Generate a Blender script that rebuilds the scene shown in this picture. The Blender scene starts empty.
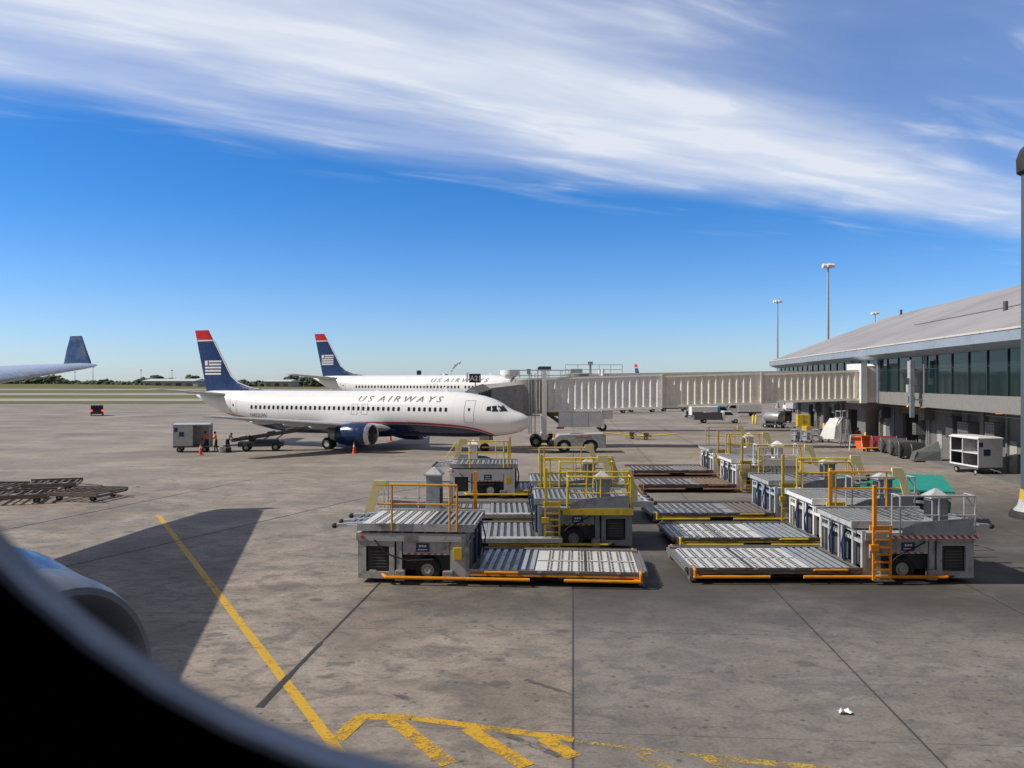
import bpy, math, random
from mathutils import Vector, Matrix
R = math.radians
rnd = random.Random(7)
SC = bpy.context.scene
COL = SC.collection
H = 6.0; F = 828.0; HY = 382.0

def at(px, Y, py=None, z=None):
    """world point seen at pixel px at depth Y"""
    x = (px-512)/F*Y
    if z is None: z = 0 if py is None else H-(py-HY)*Y/F
    return Vector((x, Y, z))

# ------------------------------------------------------------------ mesh builder
class MB:
    def __init__(s): s.v = []; s.f = []; s.m = []; s.mi = 0
    def add(s, vs, fs):
        b = len(s.v); s.v += [tuple(v) for v in vs]
        for f in fs: s.f.append([i+b for i in f]); s.m.append(s.mi)
        return s
    def box(s, x0, x1, y0, y1, z0, z1, M=None):
        vs = [Vector((x, y, z)) for x in (x0, x1) for y in (y0, y1) for z in (z0, z1)]
        if M is not None: vs = [M @ v for v in vs]
        return s.add(vs, [(0,1,3,2),(4,6,7,5),(0,4,5,1),(2,3,7,6),(0,2,6,4),(1,5,7,3)])
    def bbox(s, x0, x1, y0, y1, z0, z1, b=.02):
        """box with chamfered vertical and top edges"""
        def ring(z, i): return [(x0+i+b, y0+i, z), (x1-i-b, y0+i, z), (x1-i, y0+i+b, z), (x1-i, y1-i-b, z), (x1-i-b, y1-i, z), (x0+i+b, y1-i, z), (x0+i, y1-i-b, z), (x0+i, y0+i+b, z)]
        return s.loft([ring(z0, 0), ring(z1-b, 0), ring(z1, b)])
    def loft(s, rings, cap=True, closed=True):
        n = len(rings[0]); vs = [v for r in rings for v in r]; fs = []
        for k in range(len(rings)-1):
            for i in range(n if closed else n-1):
                j = (i+1) % n
                fs.append((k*n+i, k*n+j, (k+1)*n+j, (k+1)*n+i))
        if cap:
            fs.append(tuple(range(n))[::-1]); fs.append(tuple((len(rings)-1)*n+i for i in range(n)))
        return s.add(vs, fs)
    def cyl(s, p0, p1, r, r2=None, n=12, cap=True):
        p0 = Vector(p0); p1 = Vector(p1); r2 = r if r2 is None else r2
        d = (p1-p0).normalized(); a = d.orthogonal().normalized(); b = d.cross(a)
        cs = [(math.cos(2*math.pi*i/n), math.sin(2*math.pi*i/n)) for i in range(n)]
        return s.loft([[p0+a*(r*c)+b*(r*q) for c, q in cs], [p1+a*(r2*c)+b*(r2*q) for c, q in cs]], cap)
    def tube(s, path, r, n=8):
        for i in range(len(path)-1): s.cyl(path[i], path[i+1], r, n=n)
        for p in path[1:-1]: s.ball(p, r*1.02, 6, 4)
        return s
    def ball(s, c, r, n=12, m=8, sc=(1,1,1)):
        c = Vector(c); rings = []
        for k in range(1, m):
            t = math.pi*k/m
            rings.append([c+Vector((math.sin(t)*math.cos(2*math.pi*i/n)*r*sc[0], math.sin(t)*math.sin(2*math.pi*i/n)*r*sc[1], math.cos(t)*r*sc[2])) for i in range(n)])
        return s.loft(rings)
    def lathe(s, prof, o, ax='x', n=32, cap=False):
        """prof: (along, radius)"""
        o = Vector(o); rings = []
        for a, r in prof:
            ring = []
            for i in range(n):
                c, q = math.cos(2*math.pi*i/n)*r, math.sin(2*math.pi*i/n)*r
                ring.append(o+(Vector((a, c, q)) if ax == 'x' else Vector((c, a, q)) if ax == 'y' else Vector((c, q, a))))
            rings.append(ring)
        return s.loft(rings, cap)
    def prism(s, poly, ax, a0, a1):
        """poly in the two other axes"""
        def mk(p, a): return {'x': (a, p[0], p[1]), 'y': (p[0], a, p[1]), 'z': (p[0], p[1], a)}[ax]
        return s.loft([[mk(p, a0) for p in poly], [mk(p, a1) for p in poly]])
    def quad(s, *p): return s.add(p, [tuple(range(len(p)))])
    def bar(s, p0, p1, w, h=None, up=(0,0,1)):
        p0 = Vector(p0); p1 = Vector(p1); h = w if h is None else h
        d = (p1-p0).normalized(); u = Vector(up)
        if abs(d.dot(u)) > .98: u = Vector((0,1,0))
        a = d.cross(u).normalized(); b = a.cross(d)
        c = [a*(w/2)+b*(h/2), -a*(w/2)+b*(h/2), -a*(w/2)-b*(h/2), a*(w/2)-b*(h/2)]
        return s.loft([[p0+q for q in c], [p1+q for q in c]])
    def build(s, name, mat, parent=None, smooth=False, world=False, scale=1.0):
        me = bpy.data.meshes.new(name)
        vs = s.v
        if world and parent is not None:
            L = Vector((0,0,0)); q_ = parent
            while q_ is not None: L = L+q_.location; q_ = q_.parent
            vs = [(a-L[0], b-L[1], c-L[2]) for a, b, c in vs]
        if scale != 1.0: vs = [(a*scale, b*scale, c*scale) for a, b, c in vs]
        me.from_pydata(vs, [], s.f)
        mats = mat if isinstance(mat, (list, tuple)) else [mat]
        for m in mats: me.materials.append(m)
        if len(mats) > 1: me.polygons.foreach_set('material_index', s.m)
        me.validate(); me.update()
        import bmesh
        bm = bmesh.new(); bm.from_mesh(me); bmesh.ops.recalc_face_normals(bm, faces=bm.faces)
        if smooth:
            bmesh.ops.remove_doubles(bm, verts=bm.verts, dist=1e-5)
            for f in bm.faces: f.smooth = True
            for e in bm.edges:
                if len(e.link_faces) == 2 and e.calc_face_angle(0) > R(38): e.smooth = False
        bm.to_mesh(me); bm.free()
        o = bpy.data.objects.new(name, me); COL.objects.link(o)
        if parent is not None: o.parent = parent
        return o

def tag(o, label=None, cat=None, group=None, kind=None):
    if label: o['label'] = label
    if cat: o['category'] = cat
    if group: o['group'] = group
    if kind: o['kind'] = kind
    return o
def thing(name, label, cat, loc=(0,0,0), rz=0, group=None):
    o = bpy.data.objects.new(name, None); COL.objects.link(o)
    o.location = loc; o.rotation_euler = (0, 0, rz); o.empty_display_size = .3
    return tag(o, label, cat, group)
def copy_tree(o, parent=None):
    c = o.copy(); COL.objects.link(c); c.parent = parent
    for ch in list(o.children): copy_tree(ch, c)
    return c

# ------------------------------------------------------------------ materials
def nodes(name):
    m = bpy.data.materials.new(name); m.use_nodes = True
    nt = m.node_tree; return m, nt, nt.nodes['Principled BSDF']
def N(nt, t, **kw):
    n = nt.nodes.new(t)
    for k, v in kw.items():
        if k.startswith('i_'): n.inputs[int(k[2:])].default_value = v
        else: setattr(n, k, v)
    return n
def math_(nt, op, a, b=None, c=None):
    n = nt.nodes.new('ShaderNodeMath'); n.operation = op
    for i, v in enumerate((a, b, c)):
        if v is None: continue
        if isinstance(v, (int, float)): n.inputs[i].default_value = v
        else: nt.links.new(v, n.inputs[i])
    return n.outputs[0]
def mixc(nt, fac, a, b, mode='MIX'):
    n = nt.nodes.new('ShaderNodeMix'); n.data_type = 'RGBA'; n.blend_type = mode
    for i, v in ((0, fac), (6, a), (7, b)):
        if isinstance(v, (int, float)): n.inputs[i].default_value = v
        elif isinstance(v, tuple): n.inputs[i].default_value = v+(1,) if len(v) == 3 else v
        else: nt.links.new(v, n.inputs[i])
    return n.outputs[2]
def ramp(nt, v, lo, hi, a=0.0, b=1.0):
    n = nt.nodes.new('ShaderNodeMapRange'); n.interpolation_type = 'SMOOTHSTEP'
    nt.links.new(v, n.inputs[0]); n.inputs[1].default_value = lo; n.inputs[2].default_value = hi
    n.inputs[3].default_value = a; n.inputs[4].default_value = b
    return n.outputs[0]
def noise(nt, co, scale, detail=5, rough=.6, dist=0):
    n = nt.nodes.new('ShaderNodeTexNoise'); n.inputs['Scale'].default_value = scale
    n.inputs['Detail'].default_value = detail; n.inputs['Roughness'].default_value = rough; n.inputs['Distortion'].default_value = dist
    if co is not None: nt.links.new(co, n.inputs['Vector'])
    return n.outputs['Fac']
_mc = {}
def pm(name, col, rough=.5, metal=0, dirt=.25, dirtcol=(.07,.055,.04), scale=2.5, bump=.0):
    if name in _mc: return _mc[name]
    m, nt, b = nodes(name)
    tc = N(nt, 'ShaderNodeTexCoord').outputs['Object']
    n1 = noise(nt, tc, scale, 6, .65, .3)
    f = ramp(nt, n1, .46, .72, 0, dirt)
    n2 = noise(nt, tc, scale*7, 3, .6)
    c = mixc(nt, f, tuple(col), dirtcol)
    c = mixc(nt, .35, c, mixc(nt, 1.0, c, ramp_gray(nt, n2, .75, 1.2), 'MULTIPLY'))
    nt.links.new(c, b.inputs['Base Color'])
    b.inputs['Metallic'].default_value = metal
    nt.links.new(ramp(nt, n1, .3, .75, max(.04, rough-.1), min(1, rough+.2)), b.inputs['Roughness'])
    if bump:
        bp = N(nt, 'ShaderNodeBump'); bp.inputs['Strength'].default_value = bump; bp.inputs['Distance'].default_value = .02
        nt.links.new(n2, bp.inputs['Height']); nt.links.new(bp.outputs[0], b.inputs['Normal'])
    _mc[name] = m; return m
def ramp_gray(nt, v, a, b):
    r = ramp(nt, v, .25, .75, a, b)
    c = nt.nodes.new('ShaderNodeCombineColor')
    for i in range(3): nt.links.new(r, c.inputs[i])
    return c.outputs[0]
def emis(name, col, st):
    m, nt, b = nodes(name); b.inputs['Base Color'].default_value = (*col, 1)
    b.inputs['Emission Color'].default_value = (*col, 1); b.inputs['Emission Strength'].default_value = st
    return m

WHITE = pm('white_paint', (.78,.78,.77), .35, dirt=.12)
LGREY = pm('light_grey_paint', (.44,.45,.45), .5, dirt=.6, dirtcol=(.10,.09,.075), scale=3.2)
MGREY = pm('mid_grey_paint', (.26,.285,.32), .5, dirt=.5, scale=3.2)
DGREY = pm('dark_grey', (.09,.09,.095), .6)
BLACK = pm('black_rubber', (.02,.02,.022), .75, dirt=.2, dirtcol=(.06,.055,.05))
YEL = pm('yellow_paint', (.72,.52,.03), .45, dirt=.35)
YELO = pm('ochre_yellow_paint', (.62,.42,.04), .5, dirt=.45)
ORA = pm('orange_paint', (.78,.29,.008), .45, dirt=.3)
PAD = pm('pale_yellow_pad', (.82,.70,.36), .6, dirt=.2)
RED = pm('red_paint', (.6,.04,.03), .45)
RUST = pm('rusty_red_steel', (.23,.145,.105), .75, dirt=.5)
STEEL = pm('worn_steel', (.36,.36,.36), .42, .6, dirt=.4)
GALV = pm('galvanised_steel', (.5,.51,.52), .45, .4, dirt=.2)
CONE = pm('cone_orange', (.85,.13,.02), .5, dirt=.1)
SKIN = pm('skin', (.45,.27,.18), .6, dirt=0)
NAVYC = pm('dark_work_clothes', (.03,.035,.05), .85)
VEST = pm('orange_vest', (.9,.16,.03), .7, dirt=.05)
GREEN = pm('green_paint', (.012,.27,.19), .4, dirt=.12)
GLASS = pm('dark_glass', (.015,.02,.025), .08, dirt=0)
CONC = pm('wall_concrete', (.165,.16,.152), .8, dirt=.45, dirtcol=(.15,.14,.13), scale=.5, bump=.3)
NAVY = pm('navy_gloss', (.012,.03,.10), .2, dirt=.1, dirtcol=(.03,.03,.04))

# ------------------------------------------------------------------ camera
cam = bpy.data.cameras.new('camera'); co = bpy.data.objects.new('camera', cam); COL.objects.link(co)
cam.sensor_width = 36; cam.lens = F/1024*36; cam.clip_start = .01; cam.clip_end = 20000
co.location = (0, 0, H); co.rotation_euler = (R(90)-math.atan(2/F), 0, 0)
cam.dof.use_dof = True; cam.dof.focus_distance = 60; cam.dof.aperture_fstop = 11
SC.camera = co

# ------------------------------------------------------------------ sun and sky
SUN_EL = 42.0
SAZ = R(183.5)               # direction (from +x, counter-clockwise) the sun stands in: left, a touch towards the camera
sd = Vector((math.cos(SAZ)*math.cos(R(SUN_EL)), math.sin(SAZ)*math.cos(R(SUN_EL)), math.sin(R(SUN_EL))))
sl = bpy.data.lights.new('sun', 'SUN'); sl.energy = 4.5; sl.angle = R(.53); sl.color = (1, .94, .84)
so = bpy.data.objects.new('sun', sl); COL.objects.link(so)
so.rotation_euler = (-sd).to_track_quat('-Z', 'Y').to_euler(); so.location = (0, 0, 100)
W = bpy.data.worlds.new('World'); SC.world = W; W.use_nodes = True
nt = W.node_tree; bg = nt.nodes['Background']
sky = N(nt, 'ShaderNodeTexSky', sky_type='NISHITA'); sky.sun_disc = False
sky.sun_elevation = R(SUN_EL); sky.sun_rotation = math.atan2(sd.x, sd.y)
sky.altitude = 0; sky.air_density = 1.0; sky.dust_density = .3; sky.ozone_density = 3.0
tc = N(nt, 'ShaderNodeTexCoord').outputs['Generated']
sp = N(nt, 'ShaderNodeSeparateXYZ'); nt.links.new(tc, sp.inputs[0])
zc = math_(nt, 'MAXIMUM', sp.outputs[2], .03)
px = math_(nt, 'DIVIDE', sp.outputs[0], zc); py = math_(nt, 'DIVIDE', sp.outputs[1], zc)
al = math_(nt, 'ADD', math_(nt, 'MULTIPLY', px, .86), math_(nt, 'MULTIPLY', py, .51))
ac = math_(nt, 'SUBTRACT', math_(nt, 'MULTIPLY', py, .86), math_(nt, 'MULTIPLY', px, .51))
def comb(nt, x, y, z=0.0):
    c = N(nt, 'ShaderNodeCombineXYZ')
    for i, v in enumerate((x, y, z)):
        if isinstance(v, (int, float)): c.inputs[i].default_value = v
        else: nt.links.new(v, c.inputs[i])
    return c.outputs[0]
v1 = comb(nt, math_(nt, 'MULTIPLY', al, .45), math_(nt, 'MULTIPLY', ac, 1.3), 3.1)
v2 = comb(nt, math_(nt, 'MULTIPLY', al, .9), math_(nt, 'MULTIPLY', ac, 3.2), 7.7)
n1 = noise(nt, v1, 1.1, 5, .5, .25); n2 = noise(nt, v2, 1.2, 6, .5, .4)
e = math_(nt, 'SUBTRACT', math_(nt, 'ADD', math_(nt, 'MULTIPLY', px, .6), 3.95), py)
ew = math_(nt, 'ADD', e, math_(nt, 'MULTIPLY', math_(nt, 'SUBTRACT', n1, .5), 1.5))
rise = ramp(nt, ew, -.15, .95, 0, 1)
fall = ramp(nt, math_(nt, 'ADD', ew, math_(nt, 'MULTIPLY', px, .42)), 1.3, 2.7, 1, .3)
rd_ = math_(nt, 'ABSOLUTE', math_(nt, 'SUBTRACT', ew, .95))
fall = math_(nt, 'MULTIPLY', fall, ramp(nt, rd_, .1, .95, 1.0, .68))
wisp = ramp(nt, n2, .25, .7, .74, 1.05)
streak = ramp(nt, math_(nt, 'ADD', n2, math_(nt, 'MULTIPLY', n1, .5)), .55, 1.0, 0, .75)
dens = math_(nt, 'MULTIPLY', rise, math_(nt, 'MAXIMUM', math_(nt, 'MULTIPLY', fall, wisp), math_(nt, 'MULTIPLY', streak, .5)))
thin = math_(nt, 'MULTIPLY', ramp(nt, ew, -1.0, .2, 0, 1), ramp(nt, n2, .5, .8, 0, .35))
dens = math_(nt, 'MINIMUM', math_(nt, 'ADD', dens, thin), .97)
dens = math_(nt, 'MULTIPLY', math_(nt, 'MULTIPLY', dens, ramp(nt, sp.outputs[2], .03, .12, 0, 1)), ramp(nt, sp.outputs[1], -.1, .25, 0, 1))
el_ = ramp(nt, sp.outputs[2], -.05, .25, 0, 1)
tint = mixc(nt, el_, (.98,1.14,1.55), (.27,.78,1.36))
graded = mixc(nt, 1.0, sky.outputs[0], tint, 'MULTIPLY')
fill_veil = math_(nt, 'MAXIMUM', ramp(nt, sp.outputs[1], -.15, .35, 1, 0), ramp(nt, sp.outputs[2], .52, .85, 0, 1))
graded = mixc(nt, math_(nt, 'MULTIPLY', fill_veil, .8), graded, (2.1,1.88,1.6))      # unseen warm grey veil added overhead and behind to neutralise blue ambient light
colr = mixc(nt, dens, graded, (7.7,8.2,9.1))
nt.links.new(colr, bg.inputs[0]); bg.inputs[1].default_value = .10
SC.view_settings.view_transform = 'Standard'; SC.view_settings.look = 'None'; SC.view_settings.gamma = 1
SC.view_settings.exposure = 0.0
SC.cycles.max_bounces = 6; SC.cycles.transparent_max_bounces = 12

# ------------------------------------------------------------------ ground
def ground_mat():
    m, nt, b = nodes('apron_concrete')
    g = N(nt, 'ShaderNodeNewGeometry').outputs['Position']
    sp = N(nt, 'ShaderNodeSeparateXYZ'); nt.links.new(g, sp.inputs[0])
    X, Y = sp.outputs[0], sp.outputs[1]
    a = math.atan(.074); ca, sa = math.cos(a), math.sin(a)
    u = math_(nt, 'SUBTRACT', math_(nt, 'MULTIPLY', X, ca), math_(nt, 'MULTIPLY', Y, sa))
    v = math_(nt, 'ADD', math_(nt, 'MULTIPLY', X, sa), math_(nt, 'MULTIPLY', Y, ca))
    S = 5.8
    uu = math_(nt, 'DIVIDE', math_(nt, 'ADD', u, 58.0), S); vv = math_(nt, 'DIVIDE', math_(nt, 'SUBTRACT', v, 14.2-58), S)
    def jd(t):  # distance to nearest integer, metres
        return math_(nt, 'MULTIPLY', math_(nt, 'SUBTRACT', .5, math_(nt, 'ABSOLUTE', math_(nt, 'SUBTRACT', math_(nt, 'FRACT', t), .5))), S)
    ju = jd(uu); jv = jd(vv)
    wob = noise(nt, g, 3, 3)
    def line(d, w): return ramp(nt, math_(nt, 'ADD', d, math_(nt, 'MULTIPLY', math_(nt, 'SUBTRACT', wob, .5), .02)), w*.5, w*1.6, 1, 0)
    jm = ramp(nt, u, -2.0, -1.8, 0, 1)
    jl = math_(nt, 'MAXIMUM', math_(nt, 'MULTIPLY', line(ju, .022), jm), math_(nt, 'MULTIPLY', line(jv, .012), .6))
    cell = N(nt, 'ShaderNodeTexWhiteNoise', noise_dimensions='2D')
    nt.links.new(comb(nt, math_(nt, 'FLOOR', uu), math_(nt, 'FLOOR', vv)), cell.inputs['Vector'])
    big = noise(nt, g, .035, 4, .55); med = noise(nt, g, .35, 6, .65, .6)
    ms = N(nt, 'ShaderNodeMapping'); ms.inputs['Scale'].default_value = (.9, 1.25, 1); ms.inputs['Rotation'].default_value = (0, 0, R(8)); nt.links.new(g, ms.inputs[0])
    stre = noise(nt, ms.outputs[0], 1.0, 6, .7, .8)
    fine = noise(nt, g, 14, 5, .7)
    c = mixc(nt, ramp(nt, med, .3, .7), (.235,.193,.157), (.38,.325,.27))
    c = mixc(nt, ramp(nt, stre, .42, .68, 0, .75), c, (.10,.088,.078))
    c = mixc(nt, ramp(nt, big, .4, .65, 0, .3), c, (.33,.30,.27))
    c = mixc(nt, math_(nt, 'MULTIPLY', cell.outputs[0], .16), c, (.14,.14,.145))
    # greyer, more worn paving right of the centre joint
    rg = math_(nt, 'MULTIPLY', ramp(nt, u, -.01, .01, 0, .42), ramp(nt, Y, 22, 60, 1, .25))
    c = mixc(nt, rg, c, (.12,.122,.128))
    farf = ramp(nt, Y, 24, 70, 0, .6)
    c = mixc(nt, farf, c, mixc(nt, ramp(nt, noise(nt, ms.outputs[0], .12, 5, .6), .4, .65), (.23,.193,.16), (.37,.317,.268)))
    mid2 = noise(nt, ms.outputs[0], 3.2, 5, .7, .4)
    c = mixc(nt, math_(nt, 'MULTIPLY', ramp(nt, mid2, .5, .72, 0, .5), ramp(nt, Y, 15, 60, 1, .3)), c, (.085,.074,.062))
    blot = noise(nt, g, .55, 6, .7, .3)
    c = mixc(nt, ramp(nt, blot, .56, .72, 0, .55), c, (.10,.088,.074))
    c = mixc(nt, ramp(nt, noise(nt, g, .09, 5, .65, .5), .50, .68, 0, .5), c, (.125,.108,.092))
    c = mixc(nt, .5, c, mixc(nt, 1.0, c, ramp_gray(nt, fine, .55, 1.4), 'MULTIPLY'))
    # dark stained lane around the parked loaders
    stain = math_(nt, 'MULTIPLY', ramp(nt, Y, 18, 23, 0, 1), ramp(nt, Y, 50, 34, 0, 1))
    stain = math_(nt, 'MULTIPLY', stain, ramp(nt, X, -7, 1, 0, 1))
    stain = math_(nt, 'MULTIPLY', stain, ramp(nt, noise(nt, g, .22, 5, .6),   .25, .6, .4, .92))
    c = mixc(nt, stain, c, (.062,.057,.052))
    fg = math_(nt, 'MULTIPLY', ramp(nt, Y, 24, 13, 0, .14), ramp(nt, noise(nt, g, .3, 4, .6), .3, .6, .3, 1))
    c = mixc(nt, fg, c, (.11,.088,.068))
    # oil drops
    vo = N(nt, 'ShaderNodeTexVoronoi', voronoi_dimensions='2D'); vo.inputs['Scale'].default_value = .75; vo.inputs['Randomness'].default_value = 1
    mp = N(nt, 'ShaderNodeMapping'); mp.inputs['Scale'].default_value = (.8, 1.3, 1); nt.links.new(g, mp.inputs[0])
    ds = N(nt, 'ShaderNodeVectorMath'); ds.operation = 'ADD'; nt.links.new(mp.outputs[0], ds.inputs[0])
    nz = N(nt, 'ShaderNodeTexNoise'); nz.inputs['Scale'].default_value = 4; nt.links.new(g, nz.inputs[0])
    sc_ = N(nt, 'ShaderNodeVectorMath'); sc_.operation = 'SCALE'; sc_.inputs[3].default_value = .5; nt.links.new(nz.outputs['Color'], sc_.inputs[0])
    nt.links.new(sc_.outputs[0], ds.inputs[1]); nt.links.new(ds.outputs[0], vo.inputs['Vector'])
    cw = N(nt, 'ShaderNodeSeparateColor'); nt.links.new(vo.outputs['Color'], cw.inputs[0])
    rad = ramp(nt, cw.outputs[0], .8, 1.0, .02, .17)
    spot = math_(nt, 'MULTIPLY', ramp(nt, math_(nt, 'SUBTRACT', vo.outputs['Distance'], rad), -.05, .03, 1, 0), ramp(nt, cw.outputs[0], .80, .86, 0, .55))
    c = mixc(nt, spot, c, (.07,.066,.062))
    v2 = N(nt, 'ShaderNodeTexVoronoi', voronoi_dimensions='2D'); v2.inputs['Scale'].default_value = 3.2; nt.links.new(g, v2.inputs['Vector'])
    c2 = N(nt, 'ShaderNodeSeparateColor'); nt.links.new(v2.outputs['Color'], c2.inputs[0])
    s2 = math_(nt, 'MULTIPLY', ramp(nt, v2.outputs['Distance'], .09, .20, 1, 0), ramp(nt, c2.outputs[1], .80, .88, 0, .6))
    c = mixc(nt, s2, c, (.06,.055,.05))
    # tyre scuffs: stretched noise at two headings
    for rot, seed in ((R(-32), 11.0), (R(18), 29.0), (R(75), 51.0)):
        mm = N(nt, 'ShaderNodeMapping'); mm.inputs['Rotation'].default_value = (0, 0, rot); mm.inputs['Scale'].default_value = (.12, 3.2, 1); mm.inputs['Location'].default_value = (seed, seed, 0)
        nt.links.new(g, mm.inputs[0])
        c = mixc(nt, ramp(nt, noise(nt, mm.outputs[0], 1.0, 2, .5, .2), .67, .76, 0, .42), c, (.10,.095,.09))
    # fine cracks
    vc = N(nt, 'ShaderNodeTexVoronoi', voronoi_dimensions='2D', feature='DISTANCE_TO_EDGE'); vc.inputs['Scale'].default_value = .17
    dd = N(nt, 'ShaderNodeVectorMath'); dd.operation = 'ADD'; nz2 = N(nt, 'ShaderNodeTexNoise'); nz2.inputs['Scale'].default_value = 1.1; nz2.inputs['Detail'].default_value = 6
    nt.links.new(g, nz2.inputs[0]); s3 = N(nt, 'ShaderNodeVectorMath'); s3.operation = 'SCALE'; s3.inputs[3].default_value = 1.6; nt.links.new(nz2.outputs['Color'], s3.inputs[0])
    nt.links.new(g, dd.inputs[0]); nt.links.new(s3.outputs[0], dd.inputs[1]); nt.links.new(dd.outputs[0], vc.inputs['Vector'])
    crack = math_(nt, 'MULTIPLY', ramp(nt, vc.outputs['Distance'], .0008, .0028, 1, 0), ramp(nt, big, .45, .55, 0, .55))
    c = mixc(nt, crack, c, (.07,.06,.055))
    c = mixc(nt, math_(nt, 'MULTIPLY', jl, .82), c, (.035,.032,.03))
    halo = math_(nt, 'MULTIPLY', math_(nt, 'MULTIPLY', ramp(nt, ju, .02, .35, .3, 0), jm), ramp(nt, med, .4, .7))
    c = mixc(nt, halo, c, (.10,.09,.08))
    nt.links.new(c, b.inputs['Base Color'])
    nt.links.new(ramp(nt, stre, .3, .8, .85, .6), b.inputs['Roughness'])
    b.inputs['Specular IOR Level'].default_value = .25
    bp = N(nt, 'ShaderNodeBump'); bp.inputs['Strength'].default_value = .35; bp.inputs['Distance'].default_value = .01
    nt.links.new(math_(nt, 'SUBTRACT', fine, jl), bp.inputs['Height']); nt.links.new(bp.outputs[0], b.inputs['Normal'])
    return m
GM = ground_mat()
def sheet(name, poly, z, mat, kind='structure'):
    m = MB(); m.quad(*[(x, y, z) for x, y in poly]); o = m.build(name, mat); o['kind'] = kind
    if o.data.polygons[0].normal.z < 0: o.data.flip_normals()
    return o
def grass_mat(name, a, b_):
    m, nt, b = nodes(name); g = N(nt, 'ShaderNodeNewGeometry').outputs['Position']
    mp = N(nt, 'ShaderNodeMapping'); mp.inputs['Scale'].default_value = (.3, 1, 1); nt.links.new(g, mp.inputs[0])
    c = mixc(nt, ramp(nt, noise(nt, mp.outputs[0], .03, 5, .65), .35, .65), a, b_)
    c = mixc(nt, .6, c, mixc(nt, 1.0, c, ramp_gray(nt, noise(nt, g, .6, 5, .7), .6, 1.3), 'MULTIPLY'))
    nt.links.new(c, b.inputs['Base Color']); b.inputs['Roughness'].default_value = 1; b.inputs['Specular IOR Level'].default_value = .1
    return m
GR = grass_mat('dry_grass', (.12,.125,.045), (.19,.17,.08))
sheet('terrain', [(-9000,-300),(9000,-300),(9000,12000),(-9000,12000)], -.10, GR)
# the terrain sheet dips under the apron so that the paving edge shows as a small step
sheet('apron_ground', [(-900,-250),(900,-250),(900,226),(-900,226)], 0, GM)
sheet('far_apron_ground', [(25,226.02),(900,226.02),(900,620),(60,620)], -.004, GM)
TAXI = pm('taxiway_concrete', (.33,.31,.29), .9, dirt=.4, scale=.02)
for i, (a, b) in enumerate(((261,301),(382,452),(621,720))):
    sheet('taxiway', [(-2500,a),(24-i*2,a+2),(24-i*2,b+2),(-2500,b)], -.06, TAXI)

def paint_mat(name, col, wear, fade=0.0):
    m, nt, b = nodes(name); g = N(nt, 'ShaderNodeNewGeometry').outputs['Position']
    n = noise(nt, g, 2.2, 7, .75, .5); n2 = noise(nt, g, 17, 4, .7)
    al = ramp(nt, math_(nt, 'ADD', math_(nt, 'MULTIPLY', n, .65), math_(nt, 'MULTIPLY', n2, .35)), wear-.07, wear+.09, 1, fade)
    b.inputs['Roughness'].default_value = .7
    nt.links.new(mixc(nt, ramp(nt, n2, .3, .7), col, tuple(c*.72 for c in col)), b.inputs['Base Color'])
    nt.links.new(al, b.inputs['Alpha'])
    return m
PY1 = paint_mat('yellow_line_paint', (.62,.36,.015), .585, .12)
PY2 = paint_mat('worn_yellow_paint', (.60,.34,.01), .54, .05)
PY3 = paint_mat('faded_yellow_paint', (.52,.36,.06), .47, .0)
TAR = paint_mat('joint_tar', (.04,.035,.03), .55, .25)
def gp(px, py, z=0.0):
    Y = F*(H-z)/(py-HY); return Vector(((px-512)/F*Y, Y, z))
def strip(m, a, b, w, z=.004):
    a = Vector((a.x, a.y, z)); b = Vector((b.x, b.y, z)); d = (b-a).normalized(); n = Vector((-d.y, d.x, 0))*(w/2)
    L = (b-a).length; k = max(1, int(L/.8)); pts = []
    for i in range(k):
        p = a+(b-a)*(i/k); q = a+(b-a)*((i+1)/k)
        m.quad(p-n, q-n, q+n, p+n)
ml = MB(); strip(ml, gp(158,515), gp(340,754), .205)
o = ml.build('yellow_lead_line', PY1); o['kind'] = 'structure'
ml = MB(); strip(ml, gp(156,515), gp(-30,501), .2)
strip(ml, gp(690,458), gp(700,447), .22); strip(ml, gp(640,452), gp(560,452), .3); strip(ml, gp(820,455), gp(1100,476), .15)
o = ml.build('pale_yellow_line', PY3); o['kind'] = 'structure'
# hatched box
ml = MB(); strip(ml, gp(358,717), gp(412,717.5), .27); strip(ml, gp(410,718), gp(574,740), .21)
strip(ml, gp(362,717), gp(336,741), .28, .008)
for a, b in (((393,720),(449,765)), ((468,729),(527,767)), ((544,738.5),(574,758))): strip(ml, gp(*a), gp(*b), .29, .008)
o = ml.build('yellow_hatch_marking', PY2); o['kind'] = 'structure'
ml = MB(); strip(ml, gp(576,742), gp(700,756), .1); strip(ml, gp(700,756), gp(850,772), .2)
for a, b in (((632,747),(668,771)), ((706,757),(760,790))): strip(ml, gp(*a), gp(*b), .24, .008)
o = ml.build('faded_yellow_hatch_marking', PY3); o['kind'] = 'structure'
ml = MB()
strip(ml, gp(259,708), gp(290,675), .15, .009); strip(ml, gp(290,675), gp(320,644), .10, .009); strip(ml, gp(320,644), gp(380,583), .06, .009)
strip(ml, gp(30,575), gp(360,499), .06, .009); strip(ml, gp(-20,535), gp(250,480), .06, .009); strip(ml, gp(360,499), gp(470,478), .06, .009)
strip(ml, gp(0,470), gp(330,462), .06, .009)
o = ml.build('tar_joint', TAR); o['kind'] = 'structure'
ml = MB()
for a, b, w in (((388,692),(418,703),.14), ((525,680),(574,696),.11), ((498,732),(560,757),.14)): strip(ml, gp(*a), gp(*b), w, .012)
o = ml.build('tyre_scuff_marking', paint_mat('tyre_scuff', (.12,.11,.10), .47, .0)); o['kind'] = 'structure'

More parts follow.
